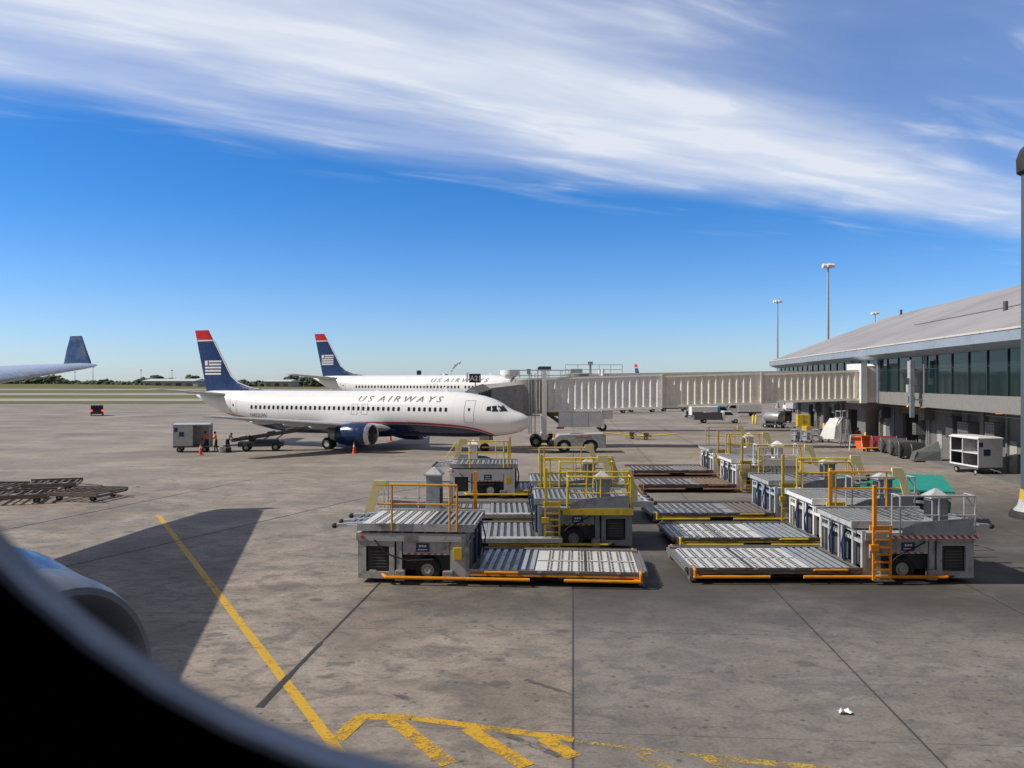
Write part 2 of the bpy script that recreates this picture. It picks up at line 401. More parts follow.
# ------------------------------------------------------------------ text
def text_verts(s, size, shear=0.0, sx=1.0, bold=0.0):
    cu = bpy.data.curves.new('txt', 'FONT'); cu.body = s; cu.size = size; cu.shear = shear; cu.resolution_u = 3; cu.offset = bold
    to = bpy.data.objects.new('txt', cu); COL.objects.link(to)
    dg = bpy.context.evaluated_depsgraph_get(); me = to.evaluated_get(dg).to_mesh()
    import bmesh
    bm = bmesh.new(); bm.from_mesh(me); bmesh.ops.triangulate(bm, faces=bm.faces)
    for _ in range(2): bmesh.ops.subdivide_edges(bm, edges=[e_ for e_ in bm.edges if e_.calc_length() > .22*size], cuts=1, use_grid_fill=True)
    bm.verts.ensure_lookup_table(); bm.verts.index_update()
    vs = [(v.co.x*sx, v.co.y) for v in bm.verts]; fs = [tuple(v.index for v in p.verts) for p in bm.faces]; bm.free()
    to.evaluated_get(dg).to_mesh_clear()
    bpy.data.objects.remove(to); bpy.data.curves.remove(cu)
    return vs, fs
def lettering(name, s, size, mat, parent, fn, shear=0.0, sx=1.0, center=False, bold=0.0, scale=1.0):
    vs, fs = text_verts(s, size, shear, sx, bold)
    if center:
        mx = (min(v[0] for v in vs)+max(v[0] for v in vs))/2; my = (min(v[1] for v in vs)+max(v[1] for v in vs))/2
        vs = [(a-mx, b-my) for a, b in vs]
    m = MB(); m.add([fn(*v) for v in vs], fs)
    return m.build(name, mat, parent, scale=scale)

# ------------------------------------------------------------------ airliners
def interp(tab, x):
    if x <= tab[0][0]: return tab[0][1:]
    for a, b in zip(tab, tab[1:]):
        if x <= b[0]:
            t = (x-a[0])/(b[0]-a[0]); t = t
            return tuple(p+(q-p)*t for p, q in zip(a[1:], b[1:]))
    return tab[-1][1:]
FUS = [(0,2.66,2.56,.05),(.06,2.86,2.36,.28),(.22,3.06,2.14,.52),(.8,3.36,1.82,.95),(1.6,3.62,1.58,1.26),(2.1,3.90,1.49,1.40),(2.5,4.16,1.43,1.50),(3.0,4.42,1.36,1.60),(3.6,4.63,1.32,1.67),(4.2,4.80,1.28,1.76),(5.5,5.04,1.22,1.85),(7,5.16,1.2,1.88),
       (9,5.2,1.2,1.88),(23,5.2,1.2,1.88),(24.5,5.2,1.28,1.88),(26,5.2,1.45,1.84),(27.5,5.2,1.75,1.77),(29,5.2,2.12,1.64),(31.5,5.2,2.88,1.32),(33.5,5.16,3.58,.93),(35,4.97,4.38,.4),(35.4,4.9,4.58,.18)]
def fus_y(s, z):
    t, b, w = interp(FUS, s); c = (t+b)/2; h = (t-b)/2
    k = max(0, 1-((z-c)/h)**2); return w*math.sqrt(k)
def fus_pt(s, z, side=-1, off=.015):
    t, b, w = interp(FUS, s); c = (t+b)/2; h = (t-b)/2
    y = fus_y(s, z); n = Vector((0, y/(w*w), (z-c)/(h*h)))
    n = n.normalized() if n.length > 0 else Vector((0,1,0))
    return Vector((-s, side*(y+n.y*off), z+n.z*off))
def patch(m, s0, s1, z0, z1, side=-1, off=.015, k=3, sl=0, th=.02):
    """curved plate on the fuselage skin"""
    outer = [[fus_pt(s0+(s1-s0)*i/k+sl*(j/k), z0+(z1-z0)*j/k, side, off) for i in range(k+1)] for j in range(k+1)]
    for j in range(k):
        for i in range(k):
            m.quad(outer[j][i], outer[j][i+1], outer[j+1][i+1], outer[j+1][i])
def airfoil(n=10):
    up = []; lo = []
    for i in range(n+1):
        x = (1-math.cos(math.pi*i/n))/2
        y = 5*(.2969*math.sqrt(x)-.126*x-.3516*x*x+.2843*x**3-.1036*x**4)
        up.append((x, y)); lo.append((x, -y*.85))
    return up[::-1]+lo[1:-1]
AF = airfoil()
def wing_loft(m, secs, side=1, vertical=False):
    """secs: (span, sLE, chord, z, thick)"""
    rings = []
    for sp_, le, ch, z, t in secs:
        if vertical: rings.append([(-(le+x*ch), y*t*ch*side, sp_) for x, y in AF])
        else: rings.append([(-(le+x*ch), side*sp_, z+y*t*ch) for x, y in AF])
    m.loft(rings)
def livery(scale, name):
    m, nt, b = nodes(name)
    tc = N(nt, 'ShaderNodeTexCoord').outputs['Object']
    sp = N(nt, 'ShaderNodeSeparateXYZ'); nt.links.new(tc, sp.inputs[0])
    s = math_(nt, 'MULTIPLY', sp.outputs[0], -1/scale/36.0); z = math_(nt, 'MULTIPLY', sp.outputs[2], 1/scale)
    fc = N(nt, 'ShaderNodeFloatCurve'); nt.links.new(s, fc.inputs['Value'])
    cv = fc.mapping.curves[0]
    pts = [(0,.9),(1.9,.9),(3.3,1.72),(5.0,2.2),(8,2.44),(12,2.50),(19,2.38),(24,2.36),(27,2.55),(29.5,2.85),(31.5,3.1),(33,3.4),(36,3.6)]
    cv.points[0].location = (0, .9/6); cv.points[1].location = (1, 3.6/6)
    for a, q in pts[1:-1]: cv.points.new(a/36, q/6)
    fc.mapping.update()
    d = math_(nt, 'SUBTRACT', z, math_(nt, 'MULTIPLY', fc.outputs[0], 6.0))
    def st(v, x, w=.012): return ramp(nt, v, x-w, x+w, 0, 1)
    c = mixc(nt, st(d, 0), (.46,.022,.03), (.84,.84,.84))
    c = mixc(nt, math_(nt, 'SUBTRACT', 1.0, st(d, -.17)), c, (.42,.42,.45))
    c = mixc(nt, math_(nt, 'SUBTRACT', 1.0, st(d, -.23)), c, (.012,.028,.085))
    n = noise(nt, tc, .9, 6, .6, .4)
    c = mixc(nt, ramp(nt, n, .5, .8, 0, .16), c, (.42,.41,.38))
    # panel joints every couple of metres
    pj = math_(nt, 'ABSOLUTE', math_(nt, 'SUBTRACT', math_(nt, 'FRACT', math_(nt, 'MULTIPLY', s, 36/2.54)), .5))
    c = mixc(nt, ramp(nt, pj, .003, .007, .22, 0), c, (.3,.3,.3))
    nt.links.new(c, b.inputs['Base Color']); b.inputs['Roughness'].default_value = .26
    b.inputs['Coat Weight'].default_value = .4; b.inputs['Coat Roughness'].default_value = .12
    return m
WINGM = pm('wing_grey_paint', (.50,.52,.54), .35, dirt=.2)
FINM = pm('fin_blue_paint', (.014,.045,.145), .28, dirt=.05)
TEXTG = pm('lettering_grey', (.10,.11,.15), .4, dirt=0)
CHROME = pm('polished_lip', (.62,.62,.64), .18, .9, dirt=.05)
def make_airliner(label, loc, rz, sc=1.0, detail=2, reg=None, winglets=False, group=None):
    t = thing('airliner', label, 'airliner', loc, rz, group)
    B = lambda mb, n, m, p=t, sm=False: mb.build(n, m, p, sm, scale=sc)
    LIV = livery(sc, 'airliner_livery')
    m = MB(); rings = []; st = []
    for a, b in zip(FUS, FUS[1:]):
        k = max(1, int((b[0]-a[0])/.5))
        for i in range(k): st.append(a[0]+(b[0]-a[0])*i/k)
    st.append(FUS[-1][0])
    for s in st:
        tp, bt, w = interp(FUS, s); c = (tp+bt)/2; h = (tp-bt)/2
        rings.append([(-s, w*math.cos(2*math.pi*i/56), c+h*math.sin(2*math.pi*i/56)) for i in range(56)])
    m.loft(rings); fz = B(m, 'fuselage', LIV, sm=True)
    m = MB(); m.ball((-16.2,0,1.75), 1, 24, 12, (5.2,2.15,.78)); B(m, 'belly_fairing', NAVY, sm=True)
    dark = pm('window_glass', (.02,.024,.03), .15, dirt=0)
    # cabin windows
    def pane(s0, s1, z0, z1, nm='window', mt=dark, off=.02, par=t, sl=0, k=2):
        q = MB(); patch(q, s0, s1, z0, z1, -1, off, k, sl); return B(q, nm, mt, par)
    ws = []; s = 6.9
    while s < 27.4:
        if not (10.95 < s < 11.4 or 12.5 < s < 12.9): ws.append(s)
        s += .508
    nw = 0
    w0 = None
    for s in ws:
        ex = 14.9 < s < 16.4
        for sd_ in (-1, 1):
            q = MB()
            c = [( -.115,-.12),(-.115,.12),(-.07,.17),(.07,.17),(.115,.12),(.115,-.12),(.07,-.17),(-.07,-.17)]
            q.quad(*[fus_pt(s+.13+a, 3.64+b_, sd_, .022) for a, b_ in c])
            w = B(q, 'window', dark)
    OUT = pm('door_outline', (.30,.31,.33), .5, dirt=0)
    def outline(s0, s1, z0, z1, nm, w=.035):
        q = MB()
        for sd_ in (-1,):
            patch(q, s0, s1, z0, z0+w, sd_, .012); patch(q, s0, s1, z1-w, z1, sd_, .012, 2)
            patch(q, s0, s0+w, z0+w, z1-w, sd_, .012, 6); patch(q, s1-w, s1, z0+w, z1-w, sd_, .012, 6)
        return B(q, nm, OUT)
    d = outline(4.45, 5.35, 2.55, 4.42, 'door'); pane(4.82, 5.0, 3.55, 3.78, 'window', par=d)
    d = outline(29.3, 30.1, 2.95, 4.5, 'door', .03); pane(29.6, 29.75, 3.7, 3.9, 'window', par=d)
    for s in (14.75, 15.77): outline(s, s+.62, 3.1, 4.05, 'exit_hatch', .03)
    d = outline(9.6, 10.8, 1.75, 2.6, 'cargo_door', .02)
    # flight deck windows
    def fdw(s0, s1, za, zb, zc_, zd):   # lower front, lower rear, upper rear, upper front
        for sd_ in (-1, 1):
            q = MB(); q.quad(fus_pt(s0[0], za, sd_, .02), fus_pt(s0[1], zb, sd_, .02), fus_pt(s1[1], zc_, sd_, .02), fus_pt(s1[0], zd, sd_, .02))
            B(q, 'windscreen', dark)
    fdw((1.72,2.32),(2.34,2.62), 3.50, 3.50, 3.98, 4.02)
    fdw((2.40,2.92),(2.70,3.02), 3.50, 3.50, 3.96, 3.98)
    fdw((3.00,3.42),(3.10,3.40), 3.54, 3.60, 3.90, 3.95)
    # wings
    for sd_ in (1, -1):
        m = MB(); wing_loft(m, [(1.2,12.4,7.4,1.85,.13),(4.9,14.9,4.7,2.28,.125),(14.0,20.6,1.75,3.28,.11),(14.45,21.0,1.2,3.34,.08)], sd_)
        wg = B(m, 'wing', WINGM, sm=True)
        for yy, ss in ((3.3,18.6),(6.6,18.9),(9.6,20.0)):
            q = MB(); q.ball((-ss, sd_*yy, 1.9+.11*yy-.28), 1, 10, 8, (1.35,.15,.2)); B(q, 'flap_fairing', WINGM, wg, True)
        if winglets or False:
            q = MB(); q.loft([[(-(21.0+x*1.2), sd_*(14.4+y*.1), 3.34) for x, y in AF], [(-(21.9+x*.9), sd_*(14.75+y*.08), 4.3) for x, y in AF], [(-(23.0+x*.55), sd_*(15.0+y*.05), 5.6) for x, y in AF]])
            B(q, 'winglet', FINM, wg, True)
        m = MB(); wing_loft(m, [(.5,30.7,3.9,4.75,.1),(6.35,34.2,1.45,5.35,.09)], sd_); B(m, 'tailplane', WINGM, sm=True)
        # engines
        ex, ez = 4.83, 1.52
        m = MB(); m.lathe([(-12.42,.88),(-12.75,1.0),(-13.4,1.06),(-14.4,1.04),(-15.2,.92),(-15.7,.80)], (0, sd_*ex, ez), n=36); en = B(m, 'engine', NAVY, sm=True)
        m = MB(); m.lathe([(-12.75,1.003),(-12.5,.95),(-12.36,.88),(-12.4,.80),(-12.6,.76),(-13.0,.76)], (0, sd_*ex, ez), n=36); B(m, 'intake_lip', CHROME, en, True)
        m = MB(); m.lathe([(-12.95,.765),(-13.15,.765),(-13.16,.01)], (0, sd_*ex, ez), n=36)
        for i in range(24):
            a = 2*math.pi*i/24; ca, sa = math.cos(a), math.sin(a); n2_ = Vector((0,-sa,ca))
            c = Vector((-13.05, sd_*ex, ez)); r0 = Vector((0,ca,sa))
            m.quad(c+r0*.2+n2_*.02+Vector((.05,0,0)), c+r0*.75+n2_*.07+Vector((.07,0,0)), c+r0*.75-n2_*.07-Vector((.05,0,0)), c+r0*.2-n2_*.04-Vector((.05,0,0)))
        B(m, 'fan', DGREY, en); m = MB(); m.lathe([(-12.7,.01),(-12.85,.12),(-13.1,.22)], (0, sd_*ex, ez), n=20); B(m, 'spinner', STEEL, en, True)
        m = MB(); m.lathe([(-15.6,.62),(-16.4,.45),(-16.3,.3),(-15.6,.3)], (0, sd_*ex, ez-.05), n=24); m.lathe([(-16.0,.25),(-16.9,.03)], (0, sd_*ex, ez-.05), n=16); B(m, 'exhaust_nozzle', STEEL, en, True)
        m = MB(); m.loft([[(-13.4, sd_*ex-.12, 2.45), (-13.4, sd_*ex+.12, 2.45), (-16.8, sd_*ex+.12, 2.35), (-16.8, sd_*ex-.12, 2.35)], [(-13.4, sd_*ex-.15, 1.8), (-13.4, sd_*ex+.15, 1.8), (-16.8, sd_*ex+.15, 1.9), (-16.8, sd_*ex-.15, 1.9)]]); B(m, 'pylon', NAVY, en)
        # main gear
        m = MB(); m.cyl((-18.2, sd_*2.6, .5), (-18.1, sd_*2.75, 2.1), .13); m.cyl((-18.2, sd_*2.25, .53), (-18.2, sd_*2.95, .53), .09); m.bar((-18.2, sd_*2.6, 1.0), (-17.2, sd_*2.2, 1.9), .1); g = B(m, 'landing_gear', LGREY)
        for o2 in (-.28, .28):
            q = MB(); q.lathe([(-.18,.3),(-.18,.46),(-.1,.535),(.1,.535),(.18,.46),(.18,.3)], (-18.2, sd_*2.6+o2, .535), 'y', 20); B(q, 'tyre', BLACK, g, True)
            q = MB(); q.lathe([(-.13,.02),(-.16,.3),(.16,.3),(.13,.02)], (-18.2, sd_*2.6+o2, .535), 'y', 16); B(q, 'wheel_hub', LGREY, g, True)
    m = MB(); m.cyl((-4.2,0,.4), (-4.1,0,1.6), .09); m.cyl((-4.2,-.3,.35), (-4.2,.3,.35), .06); m.bar((-4.2,0,.8), (-3.4,0,1.5), .08); m.box(-4.5,-3.6,-.42,-.38,.95,1.35); m.box(-4.5,-3.6,.38,.42,.95,1.35); g = B(m, 'nose_gear', LGREY)
    for o2 in (-.2, .2):
        q = MB(); q.lathe([(-.1,.18),(-.1,.3),(-.05,.345),(.05,.345),(.1,.3),(.1,.18)], (-4.2, o2, .345), 'y', 18); q.lathe([(-.08,.01),(-.09,.18),(.09,.18),(.08,.01)], (-4.2, o2, .345), 'y', 14); B(q, 'tyre', BLACK, g, True)
    # fin
    def finle(z):
        return interp([(5.0,26.4),(5.2,27.2),(5.45,28.9),(5.9,30.3),(6.6,31.2),(11.15,33.95)], z)[0]
    def finte(z): return interp([(4.9,34.15),(11.15,35.65)], z)[0]
    zs = [4.95,5.1,5.2,5.3,5.45,5.65,5.9,6.2,6.6,7.5,8.5,9.5,10.05]
    def finloft(zz, gm=1.0, ex=0):
        m = MB(); wing_loft(m, [(z, finle(z)-ex, finte(z)-finle(z)+2*ex, 0, gm*min(.55, .095*(finte(z)-finle(z)))/(finte(z)-finle(z))) for z in zz], 1, True); return m
    fn = B(finloft(zs), 'fin', FINM, sm=True)
    B(finloft([10.05,10.18]), 'fin_band', WHITE, fn, True); B(finloft([10.18,11.1,11.15]), 'fin_tip', pm('fin_red_paint', (.55,.02,.03), .3, dirt=.03), fn, True)
    # white leading edge
    m = MB()
    for a, b in zip(zs[3:], zs[4:]): m.bar((-(finle(a)-.02),0,a), (-(finle(b)-.02),0,b), .11, .10)
    B(m, 'fin_leading_edge', WHITE, fn)
    # striped emblem on the fin, both sides
    m = MB()
    for sd_ in (-1, 1):
        def fp(s, z): 
            ch = finte(z)-finle(z); x = (s-finle(z))/ch; tt = min(.55, .095*ch)
            y = 5*(.2969*math.sqrt(max(x,0))-.126*x-.3516*x*x+.2843*x**3-.1036*x**4)*tt*(.85 if sd_ < 0 else 1)
            return Vector((-s, sd_*(y+.02), z))
        def bar(s0, s1, z0, z1):
            for i_ in range(6):
                a_, b_2 = s0+(s1-s0)*i_/6, s0+(s1-s0)*(i_+1)/6; m.quad(fp(a_,z0), fp(b_2,z0), fp(b_2,z1), fp(a_,z1))
        for z in (6.72,7.03,7.34): bar(32.3, 34.35, z, z+.17)
        for z in (7.65,7.95): bar(32.3, 33.85, z, z+.17)
        bar(33.98, 34.35, 7.65, 8.12)
    B(m, 'fin_emblem', WHITE, fn)
    # lettering on the side towards the viewer
    def onfus(x, y):
        return fus_pt(16.0-x, 4.26+y*.62, -1, .02)
    lettering('airline_lettering', 'U S  A I R WAYS', 1.0, TEXTG, t, onfus, .25, 1.02, scale=sc) if False else None
    vs, fs = text_verts('U S  A I R W A Y S', 1.0, .3, 1.0, .006)
    wd = max(v[0] for v in vs); q = MB(); q.add([onfus(v[0]*8.5/wd, v[1]*1.12) for v in vs], fs); B(q, 'airline_lettering', TEXTG)
    if reg:
        lettering('registration_lettering', reg, 1.0, TEXTG, t, lambda x, y: fus_pt(27.6-x*.5, 2.72+y*.5, -1, .02), .1, 1.0, scale=sc)
    for s in (7.6, 14.5):
        m = MB(); m.loft([[(-s,-.03,5.15),(-s,.03,5.15),(-s-.45,.03,5.15),(-s-.45,-.03,5.15)],[(-s-.25,-.01,5.55),(-s-.25,.01,5.55),(-s-.45,.01,5.55),(-s-.45,-.01,5.55)]]); B(m, 'blade_antenna', WHITE)
    m = MB(); m.lathe([(-35.3,.2),(-35.75,.12)], (0,0,4.72), n=12, cap=True); B(m, 'tail_cone_outlet', STEEL, sm=True)
    return t
A1 = make_airliner('white airliner with navy belly, nearest whole aircraft, nose at the near jet bridge', (1.55,70,0), -R(21.1), 1.0, reg='N452UW')
A2 = make_airliner('larger white airliner mostly hidden behind the nearer parked one and the jet bridge', (6.2,146,0), -R(23.5), 1.4)
A3 = copy_tree(A1); A3.location = (38.5+31, 262, 0); A3['label'] = 'distant airliner showing only its red and blue tail tip above the jet bridge'
A3.rotation_euler = (0, 0, -R(70)); A3.location = (47.7, 207, 0)

# ------------------------------------------------------------------ own aircraft (the one the picture is taken from)
U = Vector((.259,.966,0)); FW = Vector((.966,-.259,0))
def OW(k, lat, z): return FW*(-k)+U*lat+Vector((0,0,z))      # k metres aft, lat metres outboard of the seat
own = thing('airliner', 'own aircraft: window rim, grey wing with blue winglet and blue engine at left', 'airliner', (0,0,0))
INT = pm('cabin_panel_dark', (.003,.003,.004), 1, dirt=0); INT.node_tree.nodes['Principled BSDF'].inputs['Specular IOR Level'].default_value = 0
RIM = pm('window_rim_paint', (.27,.29,.35), .5, dirt=.15, scale=9)
OWNW = pm('own_wing_paint', (.42,.47,.56), .32, dirt=.15)
CL, CZ, RR = -2.40, 4.95, 2.84
def skin_lat(z, r=RR): return CL+math.sqrt(max(0, r*r-(z-CZ)**2))
# fuselage tube with a rectangular gap at the window
m = MB(); KA = [-34,-24,-14,-6,-2,-.32,.30,2,6,12,20,30]     # f coordinate breaks (forward +)
angs = []
zb, zt = 5.72, 6.33
a0 = math.asin((zb-CZ)/RR); a1 = math.asin((zt-CZ)/RR)
aa = [a0+(a1-a0)*i/4 for i in range(5)]+[a1+(a0+2*math.pi-a1)*i/40 for i in range(1,40)]
def tp(f, a, r=RR): return FW*f+U*(CL+r*math.cos(a))+Vector((0,0,CZ+r*math.sin(a)))
fb = [-34,-20,-8,-2,-.34,.30,2,8,16,24]
for i in range(len(fb)-1):
    for j in range(len(aa)):
        if fb[i] == -.34 and j < 4: continue
        A_, B_ = aa[j], aa[(j+1) % len(aa)]
        m.quad(tp(fb[i],A_), tp(fb[i+1],A_), tp(fb[i+1],B_), tp(fb[i],B_))
m.quad(*[tp(-34, a) for a in aa]); m.quad(*[tp(24, a) for a in aa])
# nose and tail as closing domes
m.loft([[FW*(24+dx)+U*(CL+RR*sc_*math.cos(a))+Vector((0,0,CZ-.6*(1-sc_)+RR*sc_*math.sin(a))) for a in aa] for dx, sc_ in ((0,1),(2,.93),(3.6,.75),(4.8,.45),(5.4,.1))], cap=False)
fus_own = m.build('fuselage', [WHITE], own)
# window surround: outer ring to opening, opening reveal, inner panel
def curve(cf, cz_, aL, aR, b, n, z0=H):
    pts = []
    for i in range(64):
        a = 2*math.pi*i/64; c, s = math.cos(a), math.sin(a)
        if c < 0: x, y = aL*c, b*s
        else: x, y = aR*math.copysign(abs(c)**(2/n), c), b*math.copysign(abs(s)**(2/n), s)
        pts.append((cf+x, cz_+y))
    return pts
outc = curve(-.0475,.072,.16,.17,.147,4.0); inc = curve(-.034,.098,.16,.17,.1625,4.0)
P = lambda f, lat, z: FW*f+U*lat+Vector((0,0,H+z))
rect = []
for i in range(64):
    a = 2*math.pi*i/64; c, s = math.cos(a), math.sin(a); k = 1/max(abs(c), abs(s))
    f = -.02+.32*c*k; z = (zb+zt)/2+(zt-zb)/2*s*k-H; rect.append((f, z))
m = MB()
m.loft([[FW*f+U*(skin_lat(z+H)+.0)+Vector((0,0,H+z)) for f, z in rect], [P(f*1.25+.012,.165,.072+(z-.072)*1.2) for f, z in outc], [P(f,.150,z) for f, z in outc]], cap=False)
m.build('window_surround', WHITE, own, True)
m = MB(); m.loft([[P(f,.150,z) for f, z in outc], [P(f*.998,.144,z) for f, z in outc], [P(f,.121,z) for f, z in inc], [P(f*1.004,.1195,.098+(z-.098)*1.004) for f, z in inc]], cap=False)
m.build('window_frame', RIM, own, True)
m = MB(); m.loft([[P(f*1.004,.1195,.098+(z-.098)*1.004) for f, z in inc], [P(f*1.06,.118,.098+(z-.098)*1.05) for f, z in inc], [P(f*1.3,.10,.098+(z-.098)*1.15) for f, z in inc], [P(f*1.8,.085,.098+(z-.098)*1.25) for f, z in inc]], cap=False)
m.build('cabin_panel', INT, own, True)
# wing: stations along the line measured from its shadow
LEi, LEt = Vector((-13.4,17.9)), Vector((-19.1,38.2))
def own_sec(t, h, chord, th):
    p = LEi+(LEt-LEi)*t
    return [Vector((p.x, p.y, h))-FW*(x*chord)+Vector((0,0,y*th)) for x, y in AF]
m = MB(); m.loft([own_sec(-1.15,4.7,13.6,1.4), own_sec(-.6,5.15,11.8,1.05), own_sec(-.0,5.72,9.3,.86), own_sec(.35,6.08,7.2,.66), own_sec(.7,6.45,4.9,.46), own_sec(.93,6.68,3.1,.30), own_sec(.985,6.75,2.5,.24), own_sec(1.0,6.78,2.0,.1)])
ow = m.build('wing', OWNW, own, True)
tipb = Vector((LEt.x, LEt.y, 6.78))
m = MB(); rings = []
for hh, off, ch, ln in ((-.03,.05,1.62,.0),(.15,.12,1.52,.05),(.7,.45,1.15,.15),(1.38,.86,.66,.3)):
    rings.append([tipb-FW*(off+.3+x*ch)+U*(ln+y*.12*ch)+Vector((0,0,hh)) for x, y in AF])
m.loft(rings); m.build('winglet', pm('winglet_blue_paint', (.03,.075,.19), .3, dirt=.05), ow, True)
# engine
def ring_own(k, r, zc=2.72, lat=6.7, n=48): return [OW(k, lat, zc)+U*(r*math.cos(2*math.pi*i/n))+Vector((0,0,r*math.sin(2*math.pi*i/n))) for i in range(n)]
OBL = pm('own_cowl_blue', (.006,.06,.22), .22, dirt=.04)
m = MB(); m.loft([ring_own(6.75,1.445,2.64), ring_own(7.3,1.57,2.72), ring_own(8.5,1.66,2.80), ring_own(10.5,1.62,2.85), ring_own(12.5,1.3,2.85), ring_own(13.2,1.1,2.85)], cap=False); en = m.build('engine', OBL, own, True)
m = MB(); m.loft([ring_own(6.95,1.49,2.66), ring_own(6.75,1.45,2.64), ring_own(6.5,1.39,2.64), ring_own(6.36,1.31,2.64), ring_own(6.35,1.24,2.64), ring_own(6.45,1.16,2.64), ring_own(6.8,1.11,2.64)], cap=False); m.build('intake_lip', pm('intake_lip_grey', (.16,.18,.22), .35, .3, dirt=.1), en, True)
m = MB(); m.loft([ring_own(6.8,1.08,2.66), ring_own(7.7,1.13,2.66), ring_own(7.72,.3,2.66), ring_own(7.4,.15,2.66), ring_own(7.2,.02,2.66)], cap=False); m.build('fan', DGREY, en, True)
m = MB(); m.loft([[OW(8.0,6.6,4.2), OW(8.0,6.8,4.2), OW(15,6.85,4.3), OW(15,6.55,4.3)], [OW(10.5,6.6,5.1), OW(10.5,6.8,5.1), OW(15,6.85,5.1), OW(15,6.55,5.1)]]); m.build('pylon', OBL, en)

# ------------------------------------------------------------------ container loaders
def perf_tex(name, base, dark, sx, sy, dx=.30):
    return pm(name, base, .5, .2, dirt=.45)
DECKW = pm('deck_plate_pale', (.68,.67,.64), .45, .2, dirt=.35, dirtcol=(.16,.13,.10), scale=3)
DECKG = pm('deck_plate_grey', (.31,.315,.31), .45, .3, dirt=.5, dirtcol=(.12,.10,.08), scale=3)
DECKB = pm('deck_strip_bluegrey', (.36,.39,.43), .45, .2, dirt=.4, scale=3)
ROLL = pm('roller_dark', (.055,.052,.05), .5, .3, dirt=.4, dirtcol=(.14,.10,.07))
PALEB = pm('pale_blue_paint', (.45,.52,.60), .45, dirt=.45)
BLUEL = pm('blue_sign_face', (.02,.06,.16), .5, dirt=.1)
HAZ = None
def hazard(name, c1, c2):
    m, nt, b = nodes(name); tc = N(nt, 'ShaderNodeTexCoord').outputs['Object']; sp = N(nt, 'ShaderNodeSeparateXYZ'); nt.links.new(tc, sp.inputs[0])
    f = math_(nt, 'FRACT', math_(nt, 'MULTIPLY', math_(nt, 'ADD', sp.outputs[0], sp.outputs[2]), 5.0))
    nt.links.new(mixc(nt, math_(nt, 'GREATER_THAN', f, .5), c1, c2), b.inputs['Base Color']); return m
HAZR = hazard('red_white_hazard_paint', (.45,.05,.04), (.6,.6,.58)); HAZY = hazard('yellow_black_hazard_paint', (.6,.42,.04), (.04,.04,.04))
def plates(m, x0, x1, y0, y1, z, r_, px_=.205, py_=.19, gx=.065, gy=.07, skip=.05):
    """field of small roller plates"""
    x = x0; i = 0
    while x+px_ <= x1+.01:
        y = y0
        while y+py_ <= y1+.01:
            if r_.random() > skip and not (i % 7 == 6 and px_ < .22 and r_.random() < .7):
                m.box(x, x+px_-gx, y, y+py_-gy, z, z+.03+r_.random()*.006)
            y += py_
        x += px_; i += 1
def slots(m, x0, x1, y0, y1, z, r_, dx=.31, dy=.20):
    x = x0; i = 0
    while x+dx <= x1+.02:
        y = y0
        while y+dy <= y1+.02:
            for k in (0, 1):
                m.box(x+.02+k*.095, x+.075+k*.095, y+.02+.07*k, y+.02+.07*k+dy*.48, z, z+.012)
            y += dy
        x += dx; i += 1
def strips_(m, x0, x1, y0, y1, z, n, frac=.5):
    w = (x1-x0)/n
    for i in range(n): m.box(x0+i*w, x0+i*w+w*frac, y0, y1, z, z+.035)
PFR = pm('platform_frame_dark', (.20,.195,.185), .5, .2, dirt=.5)
